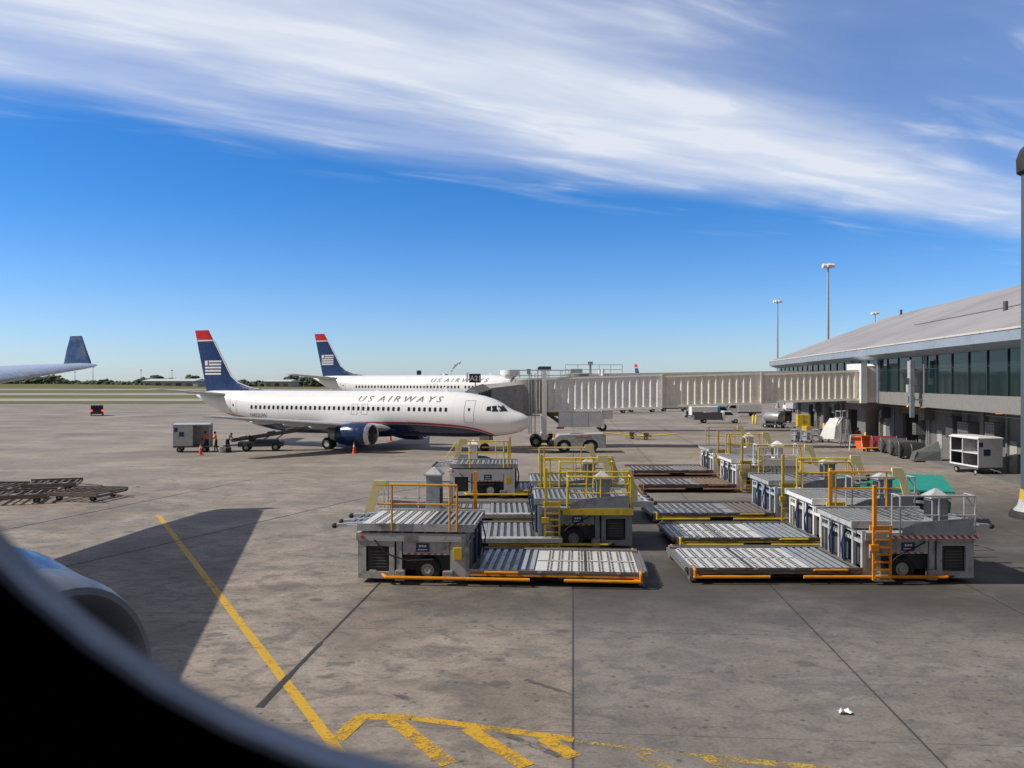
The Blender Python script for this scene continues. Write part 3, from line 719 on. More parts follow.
def make_loader(label, loc, rz, cfg):
    r_ = random.Random(cfg.get('seed', 1))
    t = thing('container_loader', label, 'cargo loader', loc, rz, 'container loaders parked on the apron')
    body = cfg.get('body', LGREY); frame = cfg.get('frame', LGREY); rail = cfg.get('rail', YELO); nrail = cfg.get('nrail', GALV); pipe = cfg.get('pipe', ORA); lad = cfg.get('ladder', ORA)
    deck = cfg.get('deck', DECKW); strip_c = cfg.get('strip', DECKB)
    W2 = 1.66
    # low platform
    m = MB()
    for s in (-1, 1):
        m.box(.05, 5.15, s*W2-.07, s*W2+.07, .28, .44); m.box(.05, 5.15, s*(W2+.075)-.012, s*(W2+.075)+.012, .40, .47)
        m.box(.0, .18, s*1.55-.16, s*1.55+.16, .08, .46)
        m.box(.5, 5.0, s*1.2-.05, s*1.2+.05, .12, .30)
    m.box(.0, .14, -1.6, 1.6, .18, .40); m.box(5.05, 5.15, -1.6, 1.6, .2, .42)
    for x in (1.2, 2.4, 3.6, 4.4): m.box(x, x+.1, -1.6, 1.6, .2, .36)
    pf = m.build('platform_frame', cfg.get('pframe', PFR), t)
    m = MB(); m.box(.1, 5.1, -W2-.085, -W2-.072, .285, .335); m.box(.1, 5.1, W2+.072, W2+.085, .285, .335); m.build('edge_stripe', cfg.get('edge', pipe), pf)
    m = MB(); m.box(.15,5.1,-1.45,1.45,.1,.27); m.build('platform_underframe', BLACK, pf)
    m = MB(); xs = cfg.get('split', 3.2); m.mi = 0; m.box(.16, xs+.03, -W2+.072, W2-.072, .33, .385); m.mi = 1
    m.box(.2, xs, -.035, .035, .385, .392); m.box(xs*.52, xs*.52+.09, -1.55, 1.55, .385, .394)
    slots(m, .22, xs, -1.54, -.06, .386, r_); slots(m, .22, xs, .06, 1.55, .386, r_); m.mi = 0
    rd = m.build('roller_deck', [deck, ROLL], t)
    m = MB(); m.mi = 1; m.box(xs+.03, 5.04, -W2+.072, W2-.072, .33, .385); m.mi = 0; strips_(m, xs+.06, 5.0, -1.54, 1.54, .387, int((5-xs)/.25), .52); m.build('conveyor_strip', [strip_c, ROLL], t)
    m = MB()
    for s in (-1, 1):
        for x in (.7, 1.9, 3.0, 4.2): m.cyl((x, s*(W2+.09), .42), (x+.12, s*(W2+.09), .42), .03, n=6)
    m.box(-.1, .0, -1.5, 1.5, .30, .36)
    for i in range(14): m.cyl((-.06, -1.5+i*.215, .40), (-.06, -1.36+i*.215, .40), .05, n=8)
    m.build('end_rollers', STEEL, pf)
    # bumper pipes
    for s in (-1, 1):
        m = MB(); m.tube([(.35, s*W2, .22), (.12, s*(W2+.2), .22), (2.35, s*(W2+.2), .22)], .05); m.tube([(.13, s*(W2+.2), .22), (.13, s*(W2+.2), .42), (.13, s*(W2-.05), .45)], .045); m.build('bumper_pipe', pipe, t)
        m = MB(); m.tube([(3.35, s*(W2+.2), .22), (7.6, s*(W2+.2), .22), (7.75, s*(W2+.02), .26)], .05); m.build('bumper_pipe', pipe, t)
        m = MB(); m.tube([(3.7, s*(W2+.05), .36), (3.7, s*(W2+.18), .42), (4.65, s*(W2+.18), .42), (4.65, s*(W2+.05), .36)], .035); m.build('grab_bar', pipe, t)
    # bridge body
    m = MB(); m.box(5.5, 8.25, -1.25, 1.25, .32, 1.25); m.box(5.3, 8.4, -1.55, 1.55, 1.2, 1.28); ch = m.build('chassis', DGREY, t)
    m = MB()
    for s in (-1, 1):
        m.box(5.25, 8.55, s*1.62-.08, s*1.62+.08, 1.26, 1.5)                 # top beam
        m.box(5.75, 7.15, s*1.60-.03, s*1.60+.03, .86, 1.255)                # side panel
        m.box(5.25, 5.72, s*1.6-.06, s*1.6+.06, .16, 1.255)                  # rear leg
        m.box(7.18, 7.34, s*1.6-.05, s*1.6+.05, .3, 1.255)
        # corner cabinet with a real door recess
        m.box(7.40, 7.56, s*1.62-.05, s*1.62+.05, .14, 1.255); m.box(8.26, 8.5, s*1.62-.05, s*1.62+.05, .14, 1.255); m.box(7.56, 8.26, s*1.62-.05, s*1.62+.05, .14, .34); m.box(7.56, 8.26, s*1.62-.05, s*1.62+.05, 1.1, 1.255)
    m.box(8.42, 8.5, -1.56, 1.56, .14, 1.45); m.box(5.25, 8.55, -1.53, 1.53, 1.44, 1.5)
    m.build('body_panels', body, t)
    for s in (-1, 1):
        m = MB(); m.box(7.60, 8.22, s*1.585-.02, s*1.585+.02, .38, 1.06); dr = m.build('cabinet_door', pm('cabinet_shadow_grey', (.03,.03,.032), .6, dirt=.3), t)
        m = MB()
        for i in range(6): m.box(7.66, 8.16, s*1.615-.012, s*1.615+.012, .46+i*.09, .50+i*.09)
        m.build('grille', DGREY, dr)
        # wheels
        for wx in (6.42,):
            q = MB(); q.lathe([(-.14,.2),(-.14,.34),(-.1,.38),(.1,.38),(.14,.34),(.14,.2)], (wx, s*1.42, .38), 'y', 22); ty = q.build('tyre', BLACK, t, True)
            q = MB(); q.lathe([(-.15,.02),(-.155,.1),(-.10,.12),(-.11,.2),(.11,.2),(.10,.12),(.155,.1),(.15,.02)], (wx, s*1.42, .38), 'y', 18)
            for k in range(6):
                a = k*math.pi/3; q.cyl((wx+.15*math.cos(a), s*1.53, .38+.15*math.sin(a)), (wx+.15*math.cos(a), s*1.56, .38+.15*math.sin(a)), .018, n=6)
            q.build('wheel_hub', body, ty, True)
        for fx in (5.62, 7.05):
            q = MB(); q.bbox(fx, fx+.3, s*1.74-.1, s*1.74+.1, .12, .42); q.build('stabiliser_pad', STEEL, t)
    # blue sign plate
    for s in (-1, 1):
        q = MB(); q.box(6.35, 6.75, s*1.645-.008, s*1.645+.008, .95, 1.2); sg = q.build('number_plate', BLUEL, t)
        q = MB()
        for k, (a, b_) in enumerate(((6.44,6.50),(6.52,6.58),(6.60,6.66))): q.box(a, b_, s*1.656-.004, s*1.656+.004, 1.09, 1.15)
        q.box(6.41, 6.69, s*1.656-.004, s*1.656+.004, 1.0, 1.03); q.build('plate_marks', WHITE, sg)
    # rear face uprights (mast)
    m = MB()
    for y in (-1.62, -.95, -.12, .12, .95, 1.62): m.box(5.16, 5.26, y-.06, y+.06, .12, 1.55)
    for y0, y1 in ((-1.56, -1.01), (.18, .89), (-.89,-.18), (1.01,1.56)): m.box(5.18, 5.24, y0, y1, 1.15, 1.25); m.box(5.18, 5.24, y0, y1, 1.4, 1.5)
    m.build('mast', cfg.get('mast', WHITE), t)
    m = MB(); m.box(5.17, 5.24, -.10, .10, .2, 1.45); m.cyl((5.1, -.5, .3), (5.1, -.5, 1.5), .045); m.cyl((5.1, .5, .3), (5.1, .5, 1.5), .045); m.build('lift_cylinder', pm('blue_cylinder', (.025,.04,.12), .4, dirt=.4), t)
    # upper deck
    m = MB(); m.box(5.05, 8.5, -1.20, 1.64, 1.56, 1.70); m.box(5.0, 8.52, 1.64, 1.72, 1.56, 1.78); m.box(5.0, 8.52, -1.28, -1.20, 1.56, 1.78)
    for i in range(9): m.box(5.4+i*.35, 5.46+i*.35, -1.2, 1.62, 1.505, 1.56)
    m.build('bridge_deck_frame', frame if cfg.get('ufr') is None else cfg['ufr'], t)
    m = MB(); m.box(6.53, 8.45, -1.18, 1.62, 1.70, 1.715); m.mi = 1; slots(m, 6.6, 8.42, -1.15, 1.6, 1.716, r_, .29, .21); m.mi = 0; m.build('roller_deck', [cfg.get('udeck', DECKG), ROLL], t)
    m = MB(); m.mi = 1; m.box(5.1, 6.53, -1.18, 1.62, 1.70, 1.703); m.mi = 0; strips_(m, 5.15, 6.5, -1.15, 1.6, 1.702, 7, .42); m.build('conveyor_strip', [DECKG, ROLL], t)
    # walkway with kick plate
    m = MB(); m.box(5.9, 8.5, -1.9, -1.29, 1.38, 1.42); m.build('walkway', STEEL, t)
    m = MB(); m.box(5.9, 8.5, -1.925, -1.90, 1.36, 1.46); m.build('hazard_edge', cfg.get('haz', HAZR), t)
    m = MB(); m.prism([(6.25,1.465),(8.35,1.465),(8.35,1.98),(6.75,1.86),(6.25,1.66)], 'y', -1.93, -1.905); m.build('kick_plate', cfg.get('kick', MGREY), t)
    # console
    cx, cy = cfg.get('cx', 7.45), -1.5; ct = cfg.get('ct', 0)
    m = MB(); m.bbox(cx-.24, cx+.24, cy-.26, cy+.26, 1.42, 2.55+ct, .015); cs = m.build('console', cfg.get('console', MGREY), t)
    m = MB(); m.loft([[(cx-.30,cy-.32,2.52+ct),(cx+.30,cy-.32,2.52+ct),(cx+.30,cy+.32,2.52+ct),(cx-.30,cy+.32,2.52+ct)], [(cx-.30,cy-.32,2.57+ct),(cx+.30,cy-.32,2.57+ct),(cx+.30,cy+.32,2.57+ct),(cx-.30,cy+.32,2.57+ct)], [(cx-.03,cy-.03,2.80+ct),(cx+.03,cy-.03,2.80+ct),(cx+.03,cy+.03,2.80+ct),(cx-.03,cy+.03,2.80+ct)]]); m.build('console_hood', cfg.get('console', LGREY), cs)
    m = MB(); m.box(cx-.262, cx-.243, cy-.2, cy+.2, 1.95, 2.45); m.build('control_panel', BLACK, cs)
    # near-side guard rail
    m = MB(); yy = -1.88
    for x in (6.2, 7.35, 8.42): m.tube([(x, yy, 1.4), (x, yy, 2.62)], .028)
    m.tube([(6.2, yy, 2.62), (7.9, yy, 2.62), (8.42, yy, 2.62)], .028); m.tube([(6.2, yy, 2.05), (8.42, yy, 2.05)], .022)
    m.tube([(8.42, yy, 2.62), (8.42, -1.3, 2.62), (8.42, -1.3, 1.5)], .026); m.tube([(8.42, -1.3, 2.6), (8.95, -1.3, 1.85)], .024); m.tube([(6.2, yy, 2.62), (6.2, -1.35, 2.62), (6.2, -1.35, 1.5)], .026)
    m.build('guard_rail', nrail, t)
    if cfg.get('full'):
        m = MB()
        for x in (6.2, 6.9, 7.6, 8.42): m.tube([(x, -1.35, 1.75), (x, -1.35, 2.75)], .028)
        m.tube([(6.2,-1.35,2.75),(8.42,-1.35,2.75)], .03); m.tube([(6.2,-1.35,2.3),(8.42,-1.35,2.3)], .025)
        m.box(6.0, 8.5, -1.96, -1.93, 1.28, 1.50); m.build('guard_rail', nrail, t)
        m = MB(); m.bbox(1.2, 6.0, -2.02, -1.80, .30, .50, .04); m.build('side_skirt', LGREY, t)
        m = MB(); m.box(8.5, 9.3, -1.2, 1.5, 1.48, 1.56)
        for i in range(4): m.cyl((8.6+i*.19, -1.1, 1.60), (8.6+i*.19, 1.4, 1.60), .05, n=8)
        m.box(8.5, 9.35, -1.26, -1.2, 1.46, 1.66); m.box(8.5, 9.35, 1.5, 1.56, 1.46, 1.66); m.build('front_table', GALV, t)
        m = MB(); m.prism([(8.15,2.85),(8.5,2.85),(8.75,2.0),(8.75,1.7),(8.45,1.7)], 'y', -1.31, -1.24); m.build('rail_pad', PAD, t)
    # ladder and tall post
    m = MB(); yy = -1.95
    for x in (5.38, 5.88): m.box(x-.03, x+.03, yy-.035, yy+.035, .14, 1.72)
    for i in range(7): m.box(5.41, 5.85, yy-.06, yy+.06, .22+i*.22, .26+i*.22)
    m.box(5.3, 5.95, yy+.03, yy+.12, 1.6, 1.74); m.box(5.26, 5.5, yy-.10, yy+.02, 1.02, 1.2)
    m.build('ladder', lad, t)
    m = MB(); m.box(5.36, 5.46, yy-.05, yy+.05, 1.72, 2.95); m.build('hand_post', lad, t)
    # far-side guard rail with pad
    m = MB(); yy = 1.78
    for x, zt_ in ((5.5,2.95),(5.72,2.95),(7.45,2.95)): m.tube([(x, yy, 1.6), (x, yy, zt_)], .032)
    m.tube([(5.5, yy, 2.95), (7.95, yy, 2.95)], .034); m.tube([(5.5, yy, 2.38), (7.9, yy, 2.38)], .03)
    m.build('guard_rail', rail, t)
    m = MB(); m.prism([(7.62,3.08),(7.98,3.08),(8.22,2.3),(8.28,2.1),(8.0,2.15),(7.84,2.75),(7.62,2.8)], 'y', yy-.06, yy+.03); m.build('rail_pad', PAD, t)
    # arms reaching to the aircraft
    for y in (-.95, .95, 0.2) if not cfg.get('full') else (-1.0, -.2, .6, 1.3):
        m = MB(); m.bar((8.45, y, 1.66), (9.35, y, 1.58), .14, .1); m.box(8.5, 9.0, y-.2, y+.2, 1.60, 1.63); m.build('arm', GALV, t)
        m = MB(); m.ball((9.42, y, 1.57), .085, 10, 6, (1.2,1.3,1)); m.build('arm_bumper', BLACK, t)
    m = MB(); m.box(8.52, 9.0, -.85, .9, 1.57, 1.6)
    for i in range(3): m.cyl((8.62+i*.17, -.8, 1.64), (8.62+i*.17, .85, 1.64), .04, n=8)
    m.build('front_rollers', STEEL, t)
    # hoses
    for pth, rr in (([(5.05,-.7,1.5),(4.93,-.7,1.0),(5.0,-.6,.5)],.025), ([(5.05,.3,1.5),(4.93,.3,1.0),(5.0,.4,.5)],.025), ([(5.6,-1.72,.3),(6.2,-1.8,.06),(7.2,-1.75,.05),(7.9,-1.7,.2)],.02),
                    ([(7.2,-1.5,1.5),(7.0,-1.7,1.2),(6.2,-1.72,.8),(5.9,-1.68,.5)],.02), ([(8.0,1.72,1.3),(7.6,1.78,.9),(7.0,1.74,.7),(6.2,1.78,.75)],.02), ([(.4,-1.83,.40),(1.6,-1.86,.33),(2.8,-1.83,.40),(4.9,-1.85,.36)],.018)):
        m = MB(); m.tube(pth, rr, 6); m.build('hose', BLACK, t)
    for s in (-1, 1):
        m = MB(); m.bbox(5.36, 5.62, s*1.70-.045, s*1.70+.045, .75, 1.1, .01); m.build('control_box', YELO if s > 0 else MGREY, t)
        m = MB(); m.cyl((8.36, s*1.69, 1.38), (8.36, s*1.75, 1.38), .05, n=12); m.build('lamp', RED, t)
        m = MB(); m.box(5.80, 7.10, s*1.635-.006, s*1.635+.006, .865, .90); m.build('warning_stripe', cfg.get('haz', HAZR), t)
    return t
rP = math.pi
YD = dict(rail=YEL, nrail=YEL, ladder=YEL, haz=HAZY, pipe=YEL)
LO = [
 ('grey loader facing left with ochre rails, nearest of the left group', (4.0,25.75,0), rP-R(4.5), dict(seed=1, frame=LGREY, mast=MGREY, udeck=DECKW, cx=6.75, ct=.36, rail=pm('ochre_orange_paint', (.66,.30,.02), .5, dirt=.35), strip=DECKB)),
 ('yellow railed loader with yellow ladder just behind the nearest left loader', (-4.2,31.3,0), R(0), dict(seed=2, **YD, deck=DECKG, strip=DECKG, body=MGREY, mast=MGREY, full=1)),
 ('yellow railed loader facing right in third row of left group, partly hidden', (-4.2,36.6,0), R(1), dict(seed=3, **YD, deck=DECKG, strip=DECKG, body=MGREY, full=1)),
 ('white loader with yellow rails, farthest of left group, below the airliner nose', (5.3,44.4,0), rP, dict(seed=4, rail=YEL, nrail=YEL, ladder=YEL, pipe=YELO, body=WHITE, deck=DECKG, console=WHITE, mast=WHITE)),
 ('grey loader with bright orange ladder and grey hand rails, nearest of the right group', (5.3,26.4,0), R(0), dict(seed=5, rail=ORA, nrail=GALV, ladder=ORA, deck=DECKW, frame=LGREY, ufr=LGREY, edge=RUST, split=3.7, mast=LGREY)),
 ('white loader with yellow ladder, second row of the right group', (5.85,31.2,0), R(0), dict(seed=6, rail=YEL, nrail=GALV, ladder=YEL, pipe=YEL, deck=DECKW, haz=HAZY, frame=LGREY, ufr=WHITE, body=WHITE, mast=WHITE)),
 ('pale blue loader with yellow post, third row of the right group', (6.0,36.8,0), R(0), dict(seed=7, rail=YEL, nrail=YELO, ladder=YELO, pipe=YELO, deck=DECKG, strip=pm('deck_strip_brown', (.18,.14,.12), .6, dirt=.4), body=PALEB, mast=PALEB, frame=LGREY, split=3.6)),
 ('loader with rusty red low platform and white mast, fourth row of the right group', (7.0,46.6,0), R(0), dict(seed=8, rail=YELO, nrail=WHITE, ladder=YELO, pipe=RUST, deck=DECKG, strip=RUST, frame=RUST, pframe=RUST, body=WHITE, mast=WHITE, ufr=WHITE, console=WHITE, kick=WHITE)),
 ('loader with dark rusty low platform, farthest back of the right group', (7.5,53.8,0), R(0), dict(seed=9, rail=YELO, nrail=YELO, ladder=YELO, pipe=RUST, deck=DECKG, strip=DECKG, frame=RUST, pframe=RUST, body=WHITE, mast=WHITE, ufr=LGREY, console=WHITE, kick=WHITE)),
]
for a in LO: make_loader(*a)

# ------------------------------------------------------------------ jet bridges
def tunnel_mat(name, a, b_):
    return pm(name, a, .5, dirt=.22, dirtcol=b_, scale=.8)
TUNA = tunnel_mat('bridge_panel_grey', (.90,.89,.86), (.55,.52,.47)); TUNB = tunnel_mat('bridge_panel_beige', (.88,.83,.73), (.52,.47,.38)); TUNR = pm('bridge_roof_grey', (.30,.29,.27), .8, dirt=.5)
def tunnel(parent, mat, x0, x1, yc, zf, h, w, pitch=.62, name='tunnel', skew=0):
    """box tunnel with pressed vertical ribs; floor height zf(x)"""
    m = MB()
    def sl(xa, xb, ya, yb, za, zb):   # sheared box, heights above the floor line
        vs = [(x, y+skew*(x-x0), zf(x)+z) for x in (xa, xb) for y in (ya, yb) for z in (za, zb)]
        m.add(vs, [(0,1,3,2),(4,6,7,5),(0,4,5,1),(2,3,7,6),(0,2,6,4),(1,5,7,3)])
    sl(x0, x1, yc-w/2+.16, yc+w/2-.16, 0, h)
    for ya, yb in ((yc-w/2-.02, yc-w/2+.16), (yc+w/2-.16, yc+w/2+.02)):
        sl(x0, x1, ya, yb, -.1, .12); sl(x0, x1, ya, yb, h-.1, h+.06)
        sl(x0, x0+.12, ya-.03, yb+.03, -.12, h+.08); sl(x1-.12, x1, ya-.03, yb+.03, -.12, h+.08)
    x = x0+.25
    while x < x1-.6:
        for s in (-1, 1):
            yo = yc+s*(w/2-.16); y1 = yc+s*(w/2-.0)
            k = skew*(x-x0)
            m.loft([[(x, yo+k, zf(x)+.12), (x+.2, y1+k, zf(x)+.12), (x+.28, y1+k, zf(x)+.12), (x+.48, yo+k, zf(x)+.12)],
                    [(x, yo+k, zf(x)+h-.1), (x+.2, y1+k, zf(x)+h-.1), (x+.28, y1+k, zf(x)+h-.1), (x+.48, yo+k, zf(x)+h-.1)]])
        x += pitch
    o = m.build(name, mat, parent, world=True)
    m = MB()
    vs = [(xx, yc+s*(w/2-.05)+skew*(xx-x0), zf(xx)+z) for xx in (x0, x1) for s in (-1, 1) for z in (h+.06, h+.1)]
    m.add(vs, [(0,1,3,2),(4,6,7,5),(0,4,5,1),(2,3,7,6),(0,2,6,4),(1,5,7,3)]); m.build('roof', TUNR, o, world=True)
    return o
jb = thing('jet_bridge', 'ribbed grey and beige jet bridge at the nearest airliner, with gate sign A21', 'jet bridge', (32.6,77.5,0))
zf = lambda x: 3.28+(x-2.5)*.0335
tunnel(jb, TUNA, 2.9, 13.7, 77.9, zf, 3.0, 3.2, name='outer_tunnel', skew=-.08)
tunnel(jb, TUNB, 13.75, 22.6, 77.0, lambda x: zf(x)+.12, 2.72, 2.8, name='middle_tunnel', skew=-.08)
tunnel(jb, TUNB, 22.65, 31.6, 76.3, lambda x: zf(x)+.2, 2.55, 2.5, pitch=.55, name='inner_tunnel', skew=-.08)
m = MB(); m.lathe([(4.15,1.9),(4.2,2.0),(7.3,2.0),(7.45,2.1),(7.6,1.9),(7.7,.1)], (33.2,76.3,0), 'z', 32, True); rt = m.build('rotunda', TUNA, jb, True, world=True)
m = MB(); m.box(31.2, 31.75, 74.0, 77.2, 4.1, 7.65); m.build('rotunda_portal', WHITE, rt, world=True)
m = MB(); m.cyl((33.2,76.3,0), (33.2,76.3,3.3), .55, n=24); m.cyl((33.2,76.3,3.3), (33.2,76.3,4.15), .55, 1.7, n=24); m.cyl((33.2,76.3,0), (33.2,76.3,.25), .85, n=24); m.build('support_column', CONC, jb, True, world=True)
# cab and its link to the aircraft door
CABM = pm('cab_panel', (.33,.325,.31), .6, dirt=.4)
m = MB(); m.lathe([(3.1,1.75),(6.2,1.75),(6.35,1.6)], (1.6,77.3,0), 'z', 28, True); cab = m.build('cab', CABM, jb, True, world=True)
dirn = Vector((-.80,-.42,0)).normalized()
m = MB(); c0 = Vector((1.2,77.3,0)); c1 = Vector((-2.6,75.6,0)); nn = Vector((-dirn.y, dirn.x, 0))
m.loft([[c0+nn*1.5+Vector((0,0,2.95)), c0-nn*1.5+Vector((0,0,2.95)), c0-nn*1.5+Vector((0,0,5.9)), c0+Vector((0,0,6.15)), c0+nn*1.5+Vector((0,0,5.9))], [c1+nn*1.5+Vector((0,0,2.75)), c1-nn*1.5+Vector((0,0,2.75)), c1-nn*1.5+Vector((0,0,5.45)), c1+Vector((0,0,5.75)), c1+nn*1.5+Vector((0,0,5.45))]])
m.build('cab_head', CABM, cab, world=True)
m = MB(); e0 = c1; 
for i in range(6):
    a = e0+dirn*(i*.22); b = e0+dirn*(i*.22+.15); w_ = 1.62-.02*i
    m.loft([[tuple(q+nn*s_*w_+Vector((0,0,z))) for s_, z in ((1,2.7),(-1,2.7),(-1,5.35-.06*i),(0,5.82-.06*i),(1,5.35-.06*i))] for q in (a, b)])
m.build('canopy_bellows', DGREY, cab, world=True)
# stripes of the front flank
m = MB()
for i in range(5): m.box(1.9+i*.28, 1.98+i*.28, 75.62-.0, 75.7, 3.2, 6.1)
m.build('cab_shutter', TUNB, cab, world=True)
# lift column with wheel bogie
m = MB()
for yy in (75.35, 79.45):
    m.box(2.75, 3.15, yy-.18, yy+.18, .9, 6.9); m.box(2.80, 3.10, yy-.13, yy+.13, 6.9, 7.3)
m.box(2.8, 3.1, 75.3, 79.5, 2.75, 3.0); m.box(2.7, 3.2, 75.2, 79.6, .75, 1.15)
m.box(2.55, 3.4, 76.6, 78.2, .35, 1.0)
lc = m.build('lift_column', TUNA, jb, world=True)
m = MB()
for yy in (75.3, 79.5): m.box(2.45, 3.55, yy-.1, yy+.1, 7.12, 7.42)
m.build('column_lamp_box', DGREY, lc, world=True)
for xx, yy in ((2.2,75.9),(3.7,75.9),(2.2,78.9),(3.7,78.9)):
    q = MB(); q.lathe([(-.22,.25),(-.22,.48),(-.15,.55),(.15,.55),(.22,.48),(.22,.25)], (xx,yy,.55), 'y', 20); w = q.build('bogie_tyre', BLACK, jb, True, world=True)
    q = MB(); q.lathe([(-.15,.02),(-.18,.25),(.18,.25),(.15,.02)], (xx,yy,.55), 'y', 16); q2 = q.build('wheel_hub', LGREY, w, True)
    q2.location = (-jb.location[0], -jb.location[1], 0)
m = MB(); m.box(1.9, 4.0, 76.2, 76.6, .4, .9); m.box(1.9, 4.0, 78.2, 78.6, .4, .9); m.build('bogie_frame', YELO, jb, world=True)
# roof railings, ladder cage, conduits
m = MB()
for yy in (76.1, 78.7):
    for x in (-.2,.7,1.6,2.4,3.4,4.6,5.4): m.tube([(x,yy,6.1),(x,yy,7.1)], .03, 6)
    for z in (6.6, 7.1): m.tube([(-.2,yy,z),(5.4,yy,z)], .03, 6)
m.tube([(-.2,76.1,7.1),(-.2,78.7,7.1)], .03, 6); m.tube([(5.4,76.1,7.1),(5.4,78.7,7.1)], .03, 6)
m.build('roof_railing', GALV, jb, world=True)
m = MB(); m.cyl((-.2,77.2,6.3), (-.2,77.2,6.75), .35, .9, n=16); m.cyl((-.2,77.2,6.75), (-.2,77.2,7.1), .9, n=16); m.build('roof_hopper', TUNA, jb, True, world=True)
m = MB()
for x in (1.55, 1.75, 2.1): m.tube([(x,75.5,1.3),(x,75.5,6.8)], .045, 6)
m.box(1.35, 1.7, 75.45, 75.6, 6.7, 7.2); m.build('service_conduit', GALV, jb, world=True)
# underslung equipment box and red lamp housing
m = MB(); m.box(4.3, 8.35, 76.1, 77.5, 1.85, 3.22); m.box(8.4, 9.3, 76.4, 77.6, 2.6, 3.35); ub = m.build('equipment_box', TUNA, jb, world=True)
m = MB()
for x in (5.5, 7.0): m.box(x, x+.03, 76.085, 76.1, 1.9, 3.15)
m.build('panel_seams', DGREY, ub, world=False); ub.children[0].location = (-jb.location[0], -jb.location[1], 0)
m = MB(); m.bar((3.2,76.6,3.1), (4.6,76.6,2.1), .5, .25); m.bar((3.2,76.2,3.25), (4.8,76.2,2.2), .08); m.build('service_stairs', DGREY, jb, world=True)
m = MB(); m.box(3.3, 4.6, 76.9, 77.7, 2.85, 3.2); m.build('drive_cover', YELO, jb, world=True)
m = MB(); m.box(4.1, 4.8, 76.2, 76.5, 1.68, 1.84); m.build('warning_lamp', RED, jb, world=True)
# gate sign on its post
m = MB(); m.tube([(-3.35,75.6,5.5),(-3.35,75.6,6.2)], .05, 6); m.box(-3.9, -2.85, 75.45, 75.6, 5.95, 6.75); gs = m.build('gate_sign', pm('sign_black', (.015,.015,.018), .4), jb, world=True)
lt = lettering('sign_lettering', 'A21', .62, WHITE, gs, lambda x, y: (x-3.375, 75.43, y+6.35), 0, 1.0, True, .015)
lt.location = (-jb.location[0], -jb.location[1], 0)
m = MB(); m.box(-4.15, -3.98, 75.4, 75.6, 6.0, 6.85); m.build('signal_lamps', WHITE, jb, world=True)
# second bridge, seen above and behind the first
jb2 = thing('jet_bridge', 'farther jet bridge whose ribbed roof edge and roof railings show above the nearer bridge', 'jet bridge', (44,104,0))
tunnel(jb2, TUNB, 9.3, 38, 102, lambda x: 4.1+(x-9)*.014, 2.8, 3.0, name='outer_tunnel')
m = MB(); m.lathe([(3.9,1.8),(7.0,1.8),(7.1,1.6)], (8.2,102,0), 'z', 24, True); m.build('cab', CABM, jb2, True, world=True)
m = MB(); m.cyl((39,102,0),(39,102,4.3),.6,n=20); m.build('support_column', CONC, jb2, True, world=True)
m = MB(); m.cyl((39,102,4.3),(39,102,7.5),2,n=24); m.build('rotunda', TUNA, jb2, True, world=True)
m = MB(); m.tube([(11,100.3,.5),(11,100.3,7.6)], .2, 8); m.tube([(11,103.7,.5),(11,103.7,7.6)], .2, 8); m.tube([(11,100.3,.6),(11,103.7,.6)], .25, 8); m.build('lift_column', TUNA, jb2, world=True)
for yy in (100.6, 103.4):
    q = MB(); q.lathe([(-.2,.1),(-.2,.5),(.2,.5),(.2,.1)], (11,yy,.5), 'y', 16); q.build('bogie_tyre', BLACK, jb2, True, world=True)
m = MB()
for x in (6.5,8.0,9.4,10.6,12,13.4): m.tube([(x,100.6,6.9),(x,100.6,8.1)], .035, 6)
for z in (7.5,8.1): m.tube([(6.5,100.6,z),(13.4,100.6,z)], .035, 6)
m.box(7.2, 8.6, 101, 102.6, 7.0, 7.6); m.cyl((9.6,101.5,7.0),(9.6,101.5,8.3),.15); m.box(9.3,9.9,101.3,101.7,8.1,8.5); m.build('roof_railing', GALV, jb2, world=True)

# ------------------------------------------------------------------ terminal
TD = Vector((.13,1,0)).normalized(); TN = Vector((-TD.y, TD.x, 0))      # along, outward (towards the apron)
T0 = Vector((29.5,49.7,0))
def T(t, o=0.0, z=0.0): return T0+TD*t+TN*o+Vector((0,0,z))
term = thing('terminal_building', 'long terminal with grey sloping roof, dark glass front and concrete ground floor at right', 'terminal', (0,0,0))
def tbox(m, t0, t1, o0, o1, z0, z1):
    vs = [T(t, o, z) for t in (t0, t1) for o in (o0, o1) for z in (z0, z1)]
    return m.add(vs, [(0,1,3,2),(4,6,7,5),(0,4,5,1),(2,3,7,6),(0,2,6,4),(1,5,7,3)])
tA, tB = -48, 71
WREC = -2.5
doors = [(-12,-8.2,3.1),(-1.2,3.3,3.2),(21.5,25.5,3.2),(34,37,3.0),(40,43.5,3.0),(50,53,3.0),(60,63,3.0),(-26,-22,3.2)]
m = MB(); cur = tA
for a, b, hh in sorted(doors):
    tbox(m, cur, a, WREC, WREC-.3, 0, 4.1); tbox(m, a, b, WREC, WREC-.3, hh, 4.1); cur = b
tbox(m, cur, tB, WREC, WREC-.3, 0, 4.1)
tbox(m, tB-.3, tB, WREC-.3, -28, 0, 8.0); tbox(m, tA, tB, -28, -28.3, 0, 8.0); tbox(m, tA, tA+.3, WREC-.3, -28, 0, 8)
m.build('ground_floor_wall', CONC, term)
for a, b, hh in doors:
    m = MB(); tbox(m, a-.3, b+.3, WREC-.3, WREC-4, .0, .01); tbox(m, a-.3, a-.2, WREC-.3, WREC-4, 0, hh+.3); tbox(m, b+.2, b+.3, WREC-.3, WREC-4, 0, hh+.3); tbox(m, a-.3, b+.3, WREC-4, WREC-4.1, 0, hh+.3); tbox(m, a-.3, b+.3, WREC-.3, WREC-4, hh+.2, hh+.3); m.build('loading_bay', DGREY, term)
